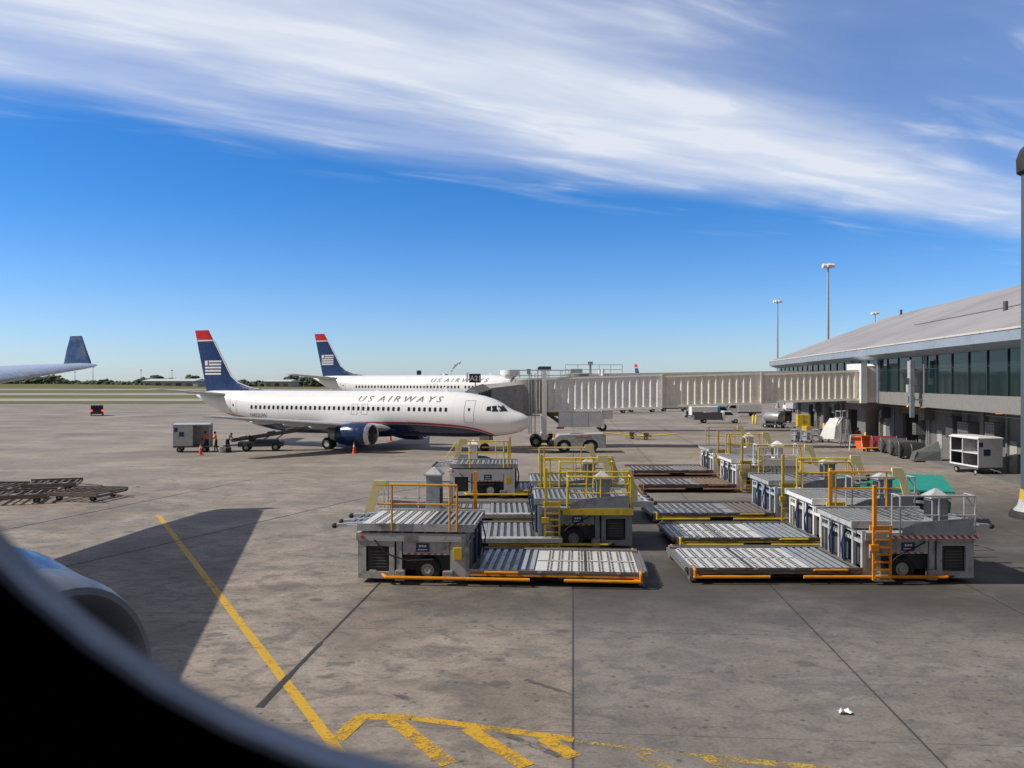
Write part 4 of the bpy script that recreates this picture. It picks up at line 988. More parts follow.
m = MB(); tbox(m, tA, tB, 0, -.35, 4.1, 5.15); tbox(m, tA, tB, -.35, WREC-.3, 4.1, 4.2); m.build('fascia', pm('fascia_concrete', (.22,.215,.205), .75, dirt=.4, dirtcol=(.2,.19,.17), scale=.35), term)
GLZ = None
mm_, nt_, b_ = nodes('curtain_glass'); tcg = N(nt_, 'ShaderNodeTexCoord').outputs['Object']
b_.inputs['Base Color'].default_value = (.008,.022,.026,1); b_.inputs['Metallic'].default_value = 0; b_.inputs['Roughness'].default_value = .06
b_.inputs['IOR'].default_value = 1.5; b_.inputs['Specular Tint'].default_value = (.5,.85,.9,1); b_.inputs['Specular IOR Level'].default_value = .3
bp = N(nt_, 'ShaderNodeBump'); bp.inputs['Strength'].default_value = .12; bp.inputs['Distance'].default_value = .05
nt_.links.new(noise(nt_, tcg, .35, 2), bp.inputs['Height']); nt_.links.new(bp.outputs[0], b_.inputs['Normal'])
GLZ = mm_
tt = tA; i = 0
while tt < tB-.1:
    t1 = min(tt+2.8, tB)
    m = MB(); tbox(m, tt+.04, t1-.04, -.12, -.16, 5.16, 6.98); tbox(m, tt+.04, t1-.04, -.12, -.16, 7.02, 7.98); w = m.build('window', GLZ, term)
    tt = t1
m = MB(); tt = tA
while tt <= tB: tbox(m, tt-.035, tt+.035, -.04, -.2, 5.15, 8.0); tt += 2.8
tbox(m, tA, tB, -.10, -.14, 6.97, 7.03); m.build('mullions', pm('mullion_dark', (.03,.045,.048), .4), term)
m = MB(); tbox(m, tA, tB, -.3, -.4, 5.15, 8.0); m.build('interior_blind', pm('interior_dark', (.03,.035,.035), .8), term)
# two lighter service pilasters
m = MB(); tbox(m, 24.0, 24.3, .14, -.1, 4.2, 8.0); tbox(m, 31.2, 33.2, .3, -.1, 4.2, 7.9); tbox(m, 13.0, 13.15, .05, -.05, 5.15, 8.0); m.build('pilaster', MGREY, term)
# eaves band and roof
EAV = pm('eaves_metal', (.33,.39,.47), .45, .1, dirt=.35, scale=.6)
def rquad(m, *p): m.quad(*p)
m = MB()
m.loft([[T(tA-1,.0,7.98), T(tA-1,1.1,8.35), T(tA-1,1.15,8.95), T(tA-1,.2,9.05), T(tA-1,-1,8.9)], [T(tB+1,.0,7.98), T(tB+1,1.1,8.35), T(tB+1,1.15,8.95), T(tB+1,.2,9.05), T(tB+1,-1,8.9)]]); m.build('eaves', EAV, term)
m = MB()
tt = tA-1
m.loft([[T(tA-1,1.2,8.96), T(tA-1,1.2,9.08), T(tA-1,.9,9.10), T(tA-1,.9,8.98)], [T(tB+1,1.2,8.96), T(tB+1,1.2,9.08), T(tB+1,.9,9.10), T(tB+1,.9,8.98)]]); m.build('gutter', pm('gutter_pale', (.62,.58,.54), .6, dirt=.4), term)
rm, nt_, b_ = nodes('roof_sheet'); tcg = N(nt_, 'ShaderNodeTexCoord').outputs['Object']
c = mixc(nt_, ramp(nt_, noise(nt_, tcg, .12, 6, .6), .35, .7), (.36,.335,.33), (.27,.255,.26))
mp = N(nt_, 'ShaderNodeMapping'); mp.inputs['Rotation'].default_value = (0,0,math.atan(.13)); mp.inputs['Scale'].default_value = (.25,3,.3); nt_.links.new(tcg, mp.inputs[0])
c = mixc(nt_, ramp(nt_, noise(nt_, mp.outputs[0], .5, 5, .7), .4, .7, 0, .4), c, (.22,.21,.21))
# standing seams
sp = N(nt_, 'ShaderNodeSeparateXYZ'); nt_.links.new(tcg, sp.inputs[0])
al_ = math_(nt_, 'ADD', math_(nt_, 'MULTIPLY', sp.outputs[0], .129), math_(nt_, 'MULTIPLY', sp.outputs[1], .9917))
fr = math_(nt_, 'ABSOLUTE', math_(nt_, 'SUBTRACT', math_(nt_, 'FRACT', math_(nt_, 'DIVIDE', al_, .6)), .5))
c = mixc(nt_, ramp(nt_, fr, .02, .08, .3, 0), c, (.16,.155,.155))
nt_.links.new(c, b_.inputs['Base Color']); b_.inputs['Roughness'].default_value = .6
RO = rm
RW, RH = 14.8, 15.2
m = MB(); e0 = T(tA-1,1.0,9.05); 
m.quad(T(tA-1,1.0,9.08), T(tB+1,1.0,9.08), T(tB-1.5,-RW,RH), T(tA-1,-RW,RH)); m.quad(T(tA-1,-RW,RH), T(tB-1.5,-RW,RH), T(tB+1,-30,9.08), T(tA-1,-30,9.08))
m.quad(T(tA-1,-30,9.08), T(tB+1,-30,9.08), T(tB+1,-30,8.9), T(tA-1,-30,8.9))
m.quad(T(tB+1,1.0,9.08), T(tB-1.5,-RW,RH), T(tB+1,-30,9.08)); m.quad(T(tA-1,1.0,9.08), T(tA-1,-RW,RH), T(tA-1,-30,9.08)); m.quad(T(tA-1,1.0,8.9), T(tB+1,1.0,8.9), T(tB+1,-30,8.9), T(tA-1,-30,8.9))
rf = m.build('roof', RO, term)
for t_, o_ in ((9,-4.0),(62,-14.0)):
    m = MB(); z = 9.08+(RH-9.08)*(-o_+1)/(RW+1); p = T(t_, o_, z-.1); m.cyl(p, p+Vector((0,0,.75)), .16, n=10); m.build('roof_vent', DGREY, rf)
m = MB(); zz = lambda o: 9.09+(RH-9.08)*(1-o)/(RW+1)+.02
m.bar(T(-48,-5,zz(-5)), T(30,-5,zz(-5)), .22, .06); m.build('roof_seam_ridge', pm('roof_ridge', (.22,.21,.21), .7), rf)
# wall-side gear: columns, ducts, cabinets, pipes, lamps
for t_ in (-18,-5,8,20,31,45,57,68):
    m = MB(); tbox(m, t_, t_+.6, WREC+.35, WREC-.05, 0, 4.1); m.build('wall_pier', CONC, term)
for t_, w_, z0, z1 in ((5.3,1.4,2.4,3.3),(9.5,1.8,2.2,3.1),(12.2,1.3,1.8,3.4),(18,1.2,2.9,3.9),(19.9,.8,1.6,2.6),(29,1.2,2.6,3.6),(46.5,1,2.4,3.4),(56,1,2.3,3.2),(-4,1.2,2.2,3.0)):
    m = MB(); tbox(m, t_, t_+w_, WREC+.8, WREC+.02, z0, z1); o = m.build('wall_unit', pm('unit_grey', (.17,.175,.175), .5, dirt=.4) if w_ != 1.3 else DGREY, term)
    m = MB()
    for k in range(4): tbox(m, t_+.12, t_+w_-.12, WREC+.83, WREC+.79, z0+.12+k*.2, z0+.2+k*.2)
    m.build('louvre', DGREY, o)
m = MB()
for t_ in (5.0, 11.2, 11.5, 11.9, 14, 14.3, 18.8, 19.2, 27.5, 32.5, 48): m.tube([T(t_, WREC+.15, 0), T(t_, WREC+.15, 4.1)], .06, 6)
for z in (3.7, 3.9): m.tube([T(-20, WREC+.2, z), T(60, WREC+.2, z)], .05, 6)
m.build('pipework', MGREY, term)
for t_ in (3.8, 9.0, 12.8, 16.3, 30.2):
    m = MB(); tbox(m, t_, t_+1.0, WREC+.05, WREC+.005, .02, 2.15); d = m.build('personnel_door', pm('door_paint_grey', (.42,.43,.42), .5, dirt=.2), term)
    m = MB(); q = T(t_+.85, WREC+.07, 1.0); m.ball(q, .05, 8, 5); m.build('handle', STEEL, d)
for t_ in (2.0, 15.0, 26.5, 38):
    m = MB(); tbox(m, t_, t_+.25, -.5, -.8, 4.0, 4.1); m.build('soffit_lamp', emis('sodium_lamp', (1.0,.38,.12), .6), term)
# kerb pavement along the wall
m = MB(); tbox(m, tA, tB, .2, WREC-.01, 0, .13); o = m.build('pavement', CONC); o['kind'] = 'structure'
# white equipment hanging on the facade (dock guidance display)
dg = thing('guidance_display', 'tall white and grey guidance display fixed to the terminal front above the dark wall units', 'display', T(13.8,.6,3.0))
def db(m, t0, t1, o0, o1, z0, z1): return tbox(m, t0, t1, o0, o1, z0, z1)
m = MB(); db(m, 13.3, 13.5, .9, .6, 3.3, 7.7); m.build('post', MGREY, dg, world=True)
m = MB(); db(m, 13.5, 14.0, .9, .5, 6.3, 7.6); db(m, 13.5, 14.0, 1.0, .3, 5.2, 5.8); m.build('display_housing', LGREY, dg, world=True)
m = MB(); db(m, 13.5, 13.8, .9, .5, 4.4, 4.9); m.build('side_panel', NAVY, dg, world=True)
m = MB(); db(m, 13.55, 13.75, 1.02, 1.0, 4.1, 4.2); m.build('lamp', emis('small_orange_lamp', (1,.35,.05), 2), dg, world=True)
for z in (4.6, 6.9):
    m = MB(); db(m, 13.35, 13.45, .5, -.1, z, z+.1); m.build('bracket', STEEL, dg, world=True)

# ------------------------------------------------------------------ light masts
def mast(label, x, y, h, rz=0):
    t = thing('light_mast', label, 'light mast', (x,y,0), rz, 'floodlight masts')
    m = MB(); m.cyl((0,0,0),(0,0,h-.6),.30,.13,n=16); m.cyl((0,0,0),(0,0,.5),.5,n=16); m.build('mast_pole', GALV, t, True)
    m = MB(); m.tube([(-.75,0,h-.6),(.75,0,h-.6)],.07,6); m.tube([(0,-.8,h-.6),(0,.8,h-.6)],.07,6); m.cyl((0,0,h-.9),(0,0,h-.3),.35,n=12); m.cyl((0,0,h-.3),(0,0,h+.35),.03,n=6); m.build('head_frame', GALV, t)
    for px_, py_ in ((-.62,-.3),(0,-.6),(.62,-.3),(-.45,.5),(.45,.5)):
        m = MB(); m.loft([[(px_-.32,py_-.1,h-.85),(px_+.32,py_-.1,h-.85),(px_+.32,py_+.25,h-.65),(px_-.32,py_+.25,h-.65)],[(px_-.26,py_-.25,h-.45),(px_+.26,py_-.25,h-.45),(px_+.26,py_+.15,h-.15),(px_-.26,py_+.15,h-.15)]]); m.build('floodlight', WHITE, t)
    return t
mast('tallest light mast standing behind the jet bridge, left of the terminal roof', 316/F*132, 132, 25.0)
mast('light mast to the left of the tallest one, farther off behind the jet bridge', 265.5/F*192, 192, 25.2, .5)
mast('floodlight mast of which only the head rises above the terminal roof ridge', 363/F*225, 225, 25.2, .2)
# big column at the right edge with banded base
t = thing('apron_column', 'thick grey column with dark cap and round banded base at the right edge of the view', 'column', (23.19,36.6,0))
m = MB(); m.cyl((0,0,.7),(0,0,15.3),.60,.60,n=32); m.build('shaft', pm('column_bluegrey', (.08,.10,.11), .5, dirt=.3), t, True)
m = MB(); m.lathe([(15.2,.62),(15.3,.78),(15.9,.80),(16.3,.66),(16.7,.3),(16.75,.02)], (0,0,0), 'z', 32); m.build('cap', BLACK, t, True)
m = MB(); m.lathe([(0,1.08),(.16,1.06),(.30,.98)], (0,0,0), 'z', 36, True); m.build('base_ring', BLACK, t, True)
m = MB(); m.lathe([(.29,.90),(.5,.74),(.8,.66)], (0,0,0), 'z', 36, True); m.build('base_collar', LGREY, t, True)
m = MB(); m.lathe([(.78,.66),(1.25,.62)], (0,0,0), 'z', 36, True); m.build('clamp_band', YELO, t, True)

# ------------------------------------------------------------------ wheels helper
def wheel(parent, x, y, r, w=.2, hub=LGREY):
    q = MB(); q.lathe([(-w/2,r*.55),(-w/2,r*.88),(-w*.32,r),(w*.32,r),(w/2,r*.88),(w/2,r*.55)], (x,y,r), 'y', 20); o = q.build('tyre', BLACK, parent, True)
    q = MB(); q.lathe([(-w*.45,.02),(-w*.5,r*.3),(-w*.3,r*.56),(w*.3,r*.56),(w*.5,r*.3),(w*.45,.02)], (x,y,r), 'y', 14); q.build('wheel_hub', hub, o, True)
# aircraft tug under the bridge (front +x)
t = thing('pushback_tug', 'low grey aircraft tug with two big wheels parked under the jet bridge', 'aircraft tug', (5.6,71.2,0), R(0))
m = MB(); m.loft([[(x, s*1.15, z) for x, z in p] for s in (-1,) for p in ([(-2.0,.5),(-2.1,1.1),(-1.6,1.5),(2.2,1.62),(2.35,1.5),(2.35,.4),(1.75,.4),(1.62,.9),(1.3,1.12),(.8,1.12),(.45,.9),(.35,.4),(-.55,.4),(-.65,.9),(-.95,1.1),(-1.4,1.1),(-1.72,.9),(-1.85,.5)],)]+[[(x, 1.15, z) for x, z in [(-2.0,.5),(-2.1,1.1),(-1.6,1.5),(2.2,1.62),(2.35,1.5),(2.35,.4),(1.75,.4),(1.62,.9),(1.3,1.12),(.8,1.12),(.45,.9),(.35,.4),(-.55,.4),(-.65,.9),(-.95,1.1),(-1.4,1.1),(-1.72,.9),(-1.85,.5)]]]); m.build('body', LGREY, t)
m = MB(); m.box(-1.5,2.2,-.9,.9,.45,1.05); m.build('chassis', DGREY, t)
m = MB(); m.box(-.2,.9,-1.158,-1.15,1.28,1.36); m.build('side_marking', RED, t)
m = MB(); m.box(-2.5,-2.0,-.35,.35,.45,.8); m.box(-2.3,-2.05,-.8,.8,.5,1.0); m.build('bumper', DGREY, t)
m = MB(); m.bbox(-.6,.6,-.2,.8,1.5,1.62,.01); m.build('hatch', MGREY, t)
m = MB(); m.cyl((-2.0,-.5,1.2),(-2.0,-.5,1.55),.1,n=10); m.build('beacon', ORA, t)
for x in (-1.18, 1.08):
    for y in (-.95,.95): wheel(t, x, y, .56, .34, WHITE)
m = MB(); m.tube([(-3.2,-.3,.35),(-6.0,-.3,.42),(-8.2,-.2,.4)], .07); m.tube([(-3.2,-.3,.35),(-2.5,0,.5)], .07); tb = tag(m.build('tow_bar', YEL), 'yellow tow bar lying under the airliner nose, hooked towards the grey tug', 'tow bar'); tb.location = (5.6,71.2,0)

# tow bars on the apron
def towbar(label, x, y, rz):
    t = thing('tow_bar', label, 'tow bar', (x,y,0), rz, 'yellow tow bars')
    m = MB(); m.tube([(-2.3,0,.62),(0,0,.42),(1.9,0,.38)], .07); m.tube([(-2.3,0,.62),(-2.6,0,.62)], .04); m.build('shaft', YEL, t)
    m = MB(); m.box(.1,1.3,-.35,.35,.30,.42); m.bar((1.3,-.5,.38),(1.3,.5,.38),.12); m.bar((1.9,-.3,.4),(1.9,.3,.4),.14); m.build('head', YELO, t)
    m = MB(); m.box(.4,.9,-.4,.4,.42,.72); m.tube([(.5,.3,.5),(1.6,.3,.85)], .03); m.build('jack', DGREY, t)
    for yy in (-.5,.5): wheel(t, .7, yy, .2, .12, YEL)
    return t
towbar('yellow tow bar on its wheels on open paving, longer end to the left', 12.0, 87.5, R(-8))
towbar('yellow tow bar pointing right, tail end beside the other yellow tow bar', 14.6, 86.0, R(172))

# ------------------------------------------------------------------ road vehicles
def vehicle(name, label, cat, loc, rz, L, Wd, prof, body, glass=True, wr=.36, wx=None, extra=None, group=None, win=None):
    """prof: side outline (x,z), front = +x"""
    t = thing(name, label, cat, loc, rz, group)
    h = Wd/2
    m = MB(); m.prism(prof, 'y', -h, h); m.build('body', body, t)
    for x in (wx or (-L*.3, L*.3)):
        for y in (-h+.06, h-.06): wheel(t, x, y, wr, .22)
    for w in (win or []):
        q = MB()
        if w[0] == 's':
            for s in (-1,1): q.prism(w[1], 'y', s*h-.012, s*h+.012)
            q.build('side_window', GLASS, t)
        else:
            a, b = w[1], w[2]; q.add([(a[0],-h+.12,a[1]),(a[0],h-.12,a[1]),(b[0],h-.18,b[1]),(b[0],-h+.18,b[1])], [(0,1,2,3)]); q.build('windscreen' if w[0] == 'f' else 'rear_window', GLASS, t)
    return t
# dark van seen from behind with brake lights on
sx = [(-2.2,.35),(-2.25,1.0),(-2.05,1.75),(-1.8,1.9),(.6,1.88),(1.3,1.3),(2.2,1.1),(2.3,.35)]
vv = vehicle('van', 'dark van seen from behind with red tail lights lit, far out on the empty apron', 'van', (-74.2,148,0), R(117), 4.5, 1.95, sx, pm('van_paint_dark', (.02,.022,.028), .3), win=[('s',[(-1.8,1.2),(-1.7,1.7),(.4,1.7),(.9,1.25)]), ('r',(-2.262,1.1),(-2.09,1.68))])
TL = emis('tail_lamp_red', (1,.04,.02), 2.2)
for y in (-.82,.82):
    q = MB(); q.box(-2.30,-2.2,y-.14,y+.14,.8,1.12); q.build('tail_light', TL, vv)
# flatbed pickup under the bridge
pk = vehicle('flatbed_truck', 'dark flatbed truck with white cab and load on its bed, parked beyond the jet bridge', 'truck', (29.9,121,0), R(-4), 7.4, 2.1,
    [(.9,.45),(.9,1.95),(1.2,2.0),(2.3,1.95),(2.9,1.3),(3.8,1.15),(3.9,.45)], WHITE, win=[('s',[(1.15,1.35),(1.2,1.82),(2.2,1.8),(2.65,1.35)]),('f',(2.93,1.32),(2.34,1.9))], wx=(-2.2,3.0))
m = MB(); m.box(-3.9,.85,-1.1,1.1,.6,.85); m.box(-3.9,.8,-1.1,-1.04,.85,1.75); m.box(-3.9,.8,1.04,1.1,.85,1.75); m.box(-3.9,-3.84,-1.04,1.04,.85,1.3); m.build('bed', DGREY, pk)
for k, (a, b, c, mt) in enumerate(((-3.4,-2.2,1.5,DGREY),(-2.1,-.9,1.85,MGREY),(-.8,.6,1.6,BLACK))):
    m = MB(); m.bbox(a,b,-.8,.8,.851,c,.08)
    o = tag(m.build('crate', mt), ['low dark crate at the tail of the flatbed truck','grey middle crate on the flatbed truck','black crate right behind the flatbed truck cab'][k], 'crate'); o.location = pk.location; o.rotation_euler = pk.rotation_euler
pk.scale = (.86,.9,.9)
for o_ in [q for q in COL.objects if q.name.startswith('crate')]: o_.scale = (.86,.9,.9)
BOXP = [(1.0,.5),(1.0,2.2),(2.2,2.15),(2.7,1.4),(3.1,1.2),(3.1,.5)]
def box_truck(label, loc, rz, cab, boxm, bh=2.5, x0=-3.2):
    t = vehicle('service_truck', label, 'truck', loc, rz, 6.2, 2.1, BOXP, cab, win=[('s',[(1.3,1.4),(1.3,2.0),(2.1,1.98),(2.45,1.45)]),('f',(2.73,1.42),(2.24,2.1))], wx=(-1.9,2.3), group='service vehicles beyond the jet bridge')
    m = MB(); m.bbox(x0,.95,-1.1,1.1,.75,bh,.05); m.build('box_body', boxm, t); m = MB(); m.box(x0,1.0,-.9,.9,.5,.74); m.build('chassis', DGREY, t); return t
BLUP = pm('light_blue_paint', (.12,.33,.50), .4, dirt=.2)
box_truck('pale blue service truck just behind the dark flatbed truck', (31.6,132,0), R(0), BLUP, WHITE, 2.1)
box_truck('white box truck partly behind the flatbed truck cab', (40.5,146,0), R(180), WHITE, WHITE, 2.9)
box_truck('white truck between tank and terminal corner, farthest vehicle at right', (56,165,0), R(90), WHITE, LGREY, 2.6)
box_truck('dark box truck left of the flatbed truck, far behind the bridge', (19.5,160,0), R(180), DGREY, DGREY, 2.3)
box_truck('small white truck at the far left end of the vehicles under the bridge', (25.6,165,0), R(0), WHITE, LGREY, 2.0)
box_truck('white tanker like truck between the small white truck and the flatbed truck', (33,170,0), R(0), LGREY, WHITE, 2.4)
box_truck('white lorry by the hangars beyond the fields, left of the nearest tail fin', (-330,860,0), R(180), WHITE, WHITE, 4)
# tank trailer and neighbours by the terminal corner
t = thing('tank_trailer', 'grey cylindrical tank on a small trailer near the terminal corner', 'trailer', at(774,108.5), R(-62)); t.scale = (.8,.8,.8)
m = MB(); m.lathe([(-1.7,.3),(-1.6,.8),(-1.3,.9),(1.3,.9),(1.6,.8),(1.7,.3)], (0,0,1.75), 'x', 24, True); m.build('tank', STEEL, t, True)
m = MB(); m.box(-1.8,1.8,-.8,.8,.5,.7); m.box(-1.2,-1.0,-.8,.8,.7,1.1); m.box(1.0,1.2,-.8,.8,.7,1.1); m.tube([(1.8,0,.6),(3.0,0,.4)], .06); m.build('chassis', DGREY, t)
for x in (-1.1,1.1):
    for y in (-.85,.85): wheel(t, x, y, .35)
def person(label, loc, rz, pose, vest=VEST, trousers=NAVYC, hair=None, sc=1.0):
    """pose: joint positions; continuous skinned body, vest and hair as children"""
    J = pose
    names = list(J); idx = {n: i for i, n in enumerate(names)}
    E_ = [('pelvis','waist'),('waist','chest'),('chest','neck'),('neck','head'),('head','crown'),('chest','ls'),('ls','le'),('le','lh'),('lh','lf'),('chest','rs'),('rs','re'),('re','rh'),('rh','rf'),('pelvis','lhip'),('lhip','lk'),('lk','la'),('la','lt'),('pelvis','rhip'),('rhip','rk'),('rk','ra'),('ra','rt')]
    rad = dict(pelvis=.15,waist=.13,chest=.16,neck=.06,head=.095,crown=.07,ls=.085,le=.05,lh=.035,lf=.03,rs=.085,re=.05,rh=.035,rf=.03,lhip=.11,lk=.07,la=.05,lt=.04,rhip=.11,rk=.07,ra=.05,rt=.04)
    me = bpy.data.meshes.new('person'); me.from_pydata([J[n] for n in names], [(idx[a], idx[b]) for a, b in E_], [])
    o = bpy.data.objects.new('person', me); COL.objects.link(o)
    md = o.modifiers.new('skin', 'SKIN'); md.use_smooth_shade = True
    for n, v in zip(names, me.skin_vertices[0].data): v.radius = (rad[n], rad[n]*(.75 if n in ('pelvis','waist','chest') else 1)); v.use_root = (n == 'pelvis')
    o.modifiers.new('sub', 'SUBSURF').levels = 2; o.modifiers['sub'].render_levels = 2
    dg = bpy.context.evaluated_depsgraph_get(); m2 = bpy.data.meshes.new_from_object(o.evaluated_get(dg))
    o.modifiers.clear(); o.data = m2
    m2.materials.clear(); m2.materials.append(trousers); m2.materials.append(SKIN); m2.materials.append(vest)
    hd = Vector(J['head']); ch = Vector(J['chest'])
    for p in m2.polygons:
        c = p.center
        if (c-hd).length < .17 or (c-Vector(J['lf'])).length < .1 or (c-Vector(J['rf'])).length < .1: p.material_index = 1
        elif (c-ch).length < .34 and (c-hd).length > .22 and c.z > J['waist'][2]-.05: p.material_index = 2
    m = MB(); m.ball(hd+Vector((-.01,0,.07)), .115, 14, 8, (1,1,.85)); m.build('hair', hair or BLACK, o, True)
    m = MB(); m.ball(hd+Vector((.105,0,0)), .02, 8, 5); m.ball(hd+Vector((.09,.035,.03)), .012, 6, 4); m.ball(hd+Vector((.09,-.035,.03)), .012, 6, 4); m.build('face', SKIN, o, True)
    o.location = loc; o.rotation_euler = (0,0,rz); o.scale = (sc,)*3
    return tag(o, label, 'person')
def stand(bend=0.0, lh=(.35,.2,1.0), rh=(.35,-.2,1.0), step=.1):
    b = bend
    P_ = dict(pelvis=(0,0,.95), waist=(.05*b,0,1.12), chest=(.3*b,0,1.38-.10*b), neck=(.42*b+.01,0,1.54-.2*b), head=(.5*b+.03,0,1.66-.25*b), crown=(.52*b+.02,0,1.75-.27*b))
    for s, k, hnd in ((1,'l',lh),(-1,'r',rh)):
        P_[k+'s'] = (.3*b, .2*s, 1.42-.12*b); e_ = (Vector(P_[k+'s'])+Vector(hnd))/2+Vector((-.05,.07*s,-.06)); P_[k+'e'] = tuple(e_); P_[k+'h'] = hnd; P_[k+'f'] = (hnd[0]+.08, hnd[1], hnd[2]-.02)
        P_[k+'hip'] = (0,.1*s,.9); P_[k+'k'] = (.04+step*s*.5,.11*s,.5); P_[k+'a'] = (step*s,.12*s,.08); P_[k+'t'] = (step*s+.17,.12*s,.04)
    return P_
person('person in orange vest standing inside the open end of the grey baggage cart', (-26.35,71.5,.0), R(150), stand(.3))
person('person in orange vest and dark cap standing at the lower end of the belt loader', (-25.3,70.8,0), R(-170), stand(.15, (.4,.15,1.1), (.4,-.15,1.1)))
person('person in white and orange top bending over the belt loader beside a bag', (-24.5,71.3,0), R(-20), stand(.75, (.7,.15,.95), (.7,-.15,.95)), vest=pm('white_orange_top', (.75,.55,.5), .8))
# covered baggage cart
CARTG = pm('cart_grey', (.52,.53,.53), .45, dirt=.3)
def bag_cart(label, loc, rz, body, open_side=1, L=3.0, h=1.9, shelf=False, roof=None):
    t = thing('baggage_cart', label, 'baggage cart', loc, rz)
    w = .8; z0 = .55
    m = MB(); m.box(-L/2, L/2, -w, w, z0-.14, z0); m.tube([(L/2,0,.45),(L/2+1.1,0,.35)], .04); m.build('chassis', DGREY, t)
    m = MB()
    m.box(-L/2, -L/2+.04, -w, w, z0, z0+h-.15)                      # closed end wall
    if open_side == 1: m.box(-L/2+.04, L/2, w-.04, w, z0, z0+h-.15)
    m.box(L/2-.06, L/2, -w, -w+.06, z0, z0+h-.15); m.box(-L/2+.04, -L/2+.10, -w, -w+.06, z0, z0+h-.15)
    m.box(-L/2+.04, -L/2+.9, -w+.0, -w+.03, z0, z0+h-.15) if not shelf else m.box(L/2-.05, L/2-.01, -w+.06, w-.04, z0, z0+h-.15)
    m.build('side_panel', body, t)
    m = MB(); m.loft([[(-L/2-.04,-w-.06,z0+h-.15),(L/2+.04,-w-.06,z0+h-.15),(L/2+.04,w+.06,z0+h-.15),(-L/2-.04,w+.06,z0+h-.15)],[(-L/2-.04,-w-.06,z0+h-.08),(L/2+.04,-w-.06,z0+h-.08),(L/2+.04,w+.06,z0+h-.08),(-L/2-.04,w+.06,z0+h-.08)],[(-L/2+.04,-w+.15,z0+h),(L/2-.04,-w+.15,z0+h),(L/2-.04,w-.15,z0+h),(-L/2+.04,w-.15,z0+h)]]); m.build('roof', roof or body, t)
    if shelf:
        m = MB(); m.box(-L/2+.04, L/2-.05, -w+.02, w-.05, z0+.85, z0+.9); m.box(-L/2, L/2, -w-.01, -w+.02, z0, z0+.1); m.build('shelf', WHITE, t)
        m = MB(); m.box(-.2,-.1,-w,w-.05,z0,z0+h-.2); m.build('divider', LGREY, t)
        m = MB(); m.box(-L/2+.045,L/2-.055,w-.07,w-.045,z0+.01,z0+h-.16); m.box(L/2-.075,L/2-.055,-w+.07,w-.08,z0+.01,z0+h-.16); m.box(-L/2+.045,-L/2+.06,-w+.07,w-.08,z0+.01,z0+h-.16); m.box(-L/2+.07,L/2-.08,-w+.08,w-.08,z0+h-.17,z0+h-.16); m.build('liner', pm('cart_liner_dark', (.05,.05,.07), .8), t)  # dark sheets added inside the walls and roof to darken the interior
    for x in (-L*.34, L*.34):
        for y in (-.62,.62): wheel(t, x, y, .22, .14)
    for x_, z_ in ((-L/2-.006, z0+1.15), ):
        m = MB(); m.box(x_-.004, x_+.004, -.25, .1, z0+.85, z0+1.2); m.box(x_-.004, x_+.004, -.7, -.45, z0+1.3, z0+1.55); m.build('number_plate', BLUEL, t)
    return t
bag_cart('grey covered baggage cart open at its right side, left of the belt loader', (-27.5,71.4,0), R(12), CARTG, roof=pm('bluish_roof', (.45,.52,.56), .4))
# its broad side towards us
cart = COL.objects['baggage_cart']
m = MB(); m.box(-1.48,.1,-.835,-.80,.55,2.3); m.build('side_curtain', CARTG, cart); m = MB(); m.box(-1.0,-.6,-.85,-.837,1.35,1.75); m.box(-1.4,-1.1,-.85,-.837,1.75,2.1); m.build('number_plate', BLUEL, cart)
wc = bag_cart('white baggage box cart with open dark shelves, standing by the terminal wall at right', (30.35,54.2,0), R(42), WHITE, L=3.1, h=1.95, shelf=True)
m = MB(); m.box(1.551,1.565,-.45,.0,1.3,1.7); m.box(1.551,1.565,-.75,-.5,1.85,2.15); m.build('number_plate', BLUEL, wc)
wc.rotation_euler.z = R(-87)
# belt loader
t = thing('belt_loader', 'dark belt loader with its conveyor raised to the nearest airliner hold', 'belt loader', (-21.9,72.4,0), R(10))
m = MB(); m.bbox(-1.9,1.9,-.75,.75,.40,.80,.05); m.bbox(-.4,1.5,-.8,-.2,.80,1.05,.05); m.build('body', pm('loader_dark_blue', (.03,.05,.075), .4, dirt=.3), t)
m = MB(); m.bar((-2.5,.25,.85),(3.6,.25,1.75),.9,.16); m.bar((-2.5,-.25,.95),(3.6,-.25,1.85),.06,.22); m.bar((-2.5,.75,.95),(3.6,.75,1.85),.06,.22); m.build('conveyor', DGREY, t)
m = MB(); m.bar((-.5,.2,.7),(.6,.2,1.2),.1); m.bar((.8,.2,.7),(1.8,.2,1.4),.1); m.build('lift_arm', STEEL, t)
m = MB(); m.box(-.9,-.4,-.7,-.3,.85,1.1); m.box(-1.0,-.92,-.7,-.3,.85,1.4); m.build('seat', BLACK, t)
for x in (-1.2,1.25):
    for y in (-.7,.7): wheel(t, x, y, .34, .24)
for k, (dx, dz, cl, nm) in enumerate(((.8,1.42,BLACK,'black suitcase lying halfway up the raised conveyor'),(2.4,1.66,DGREY,'grey suitcase near the top of the raised conveyor'),(-1.6,1.07,pm('tan_bag', (.45,.38,.28), .7),'tan bag at the foot of the raised conveyor'))):
    m = MB(); m.bbox(-.36,.36,-.25,.25,0,.24,.06); o = tag(m.build('suitcase', cl), nm, 'suitcase'); o.location = (-21.9+dx*.98-.04, 72.4+.25+dx*.17, dz+.03); o.rotation_euler = (0, -R(8.4), R(10))
for k, (x, y, hh, nm) in enumerate(((-24.6,70.2,.6,'upright pale bag on the ground at the foot of the belt loader'),(-24.1,70.4,.45,'small dark bag beside the pale bag at the belt loader foot'))):
    m = MB(); m.bbox(-.2,.2,-.15,.15,0,hh,.05); m.bbox(-.12,.12,-.03,.03,hh,hh+.08,.01); o = tag(m.build('travel_bag', [LGREY,NAVYC][k]), nm, 'bag'); o.location = (x,y,0)
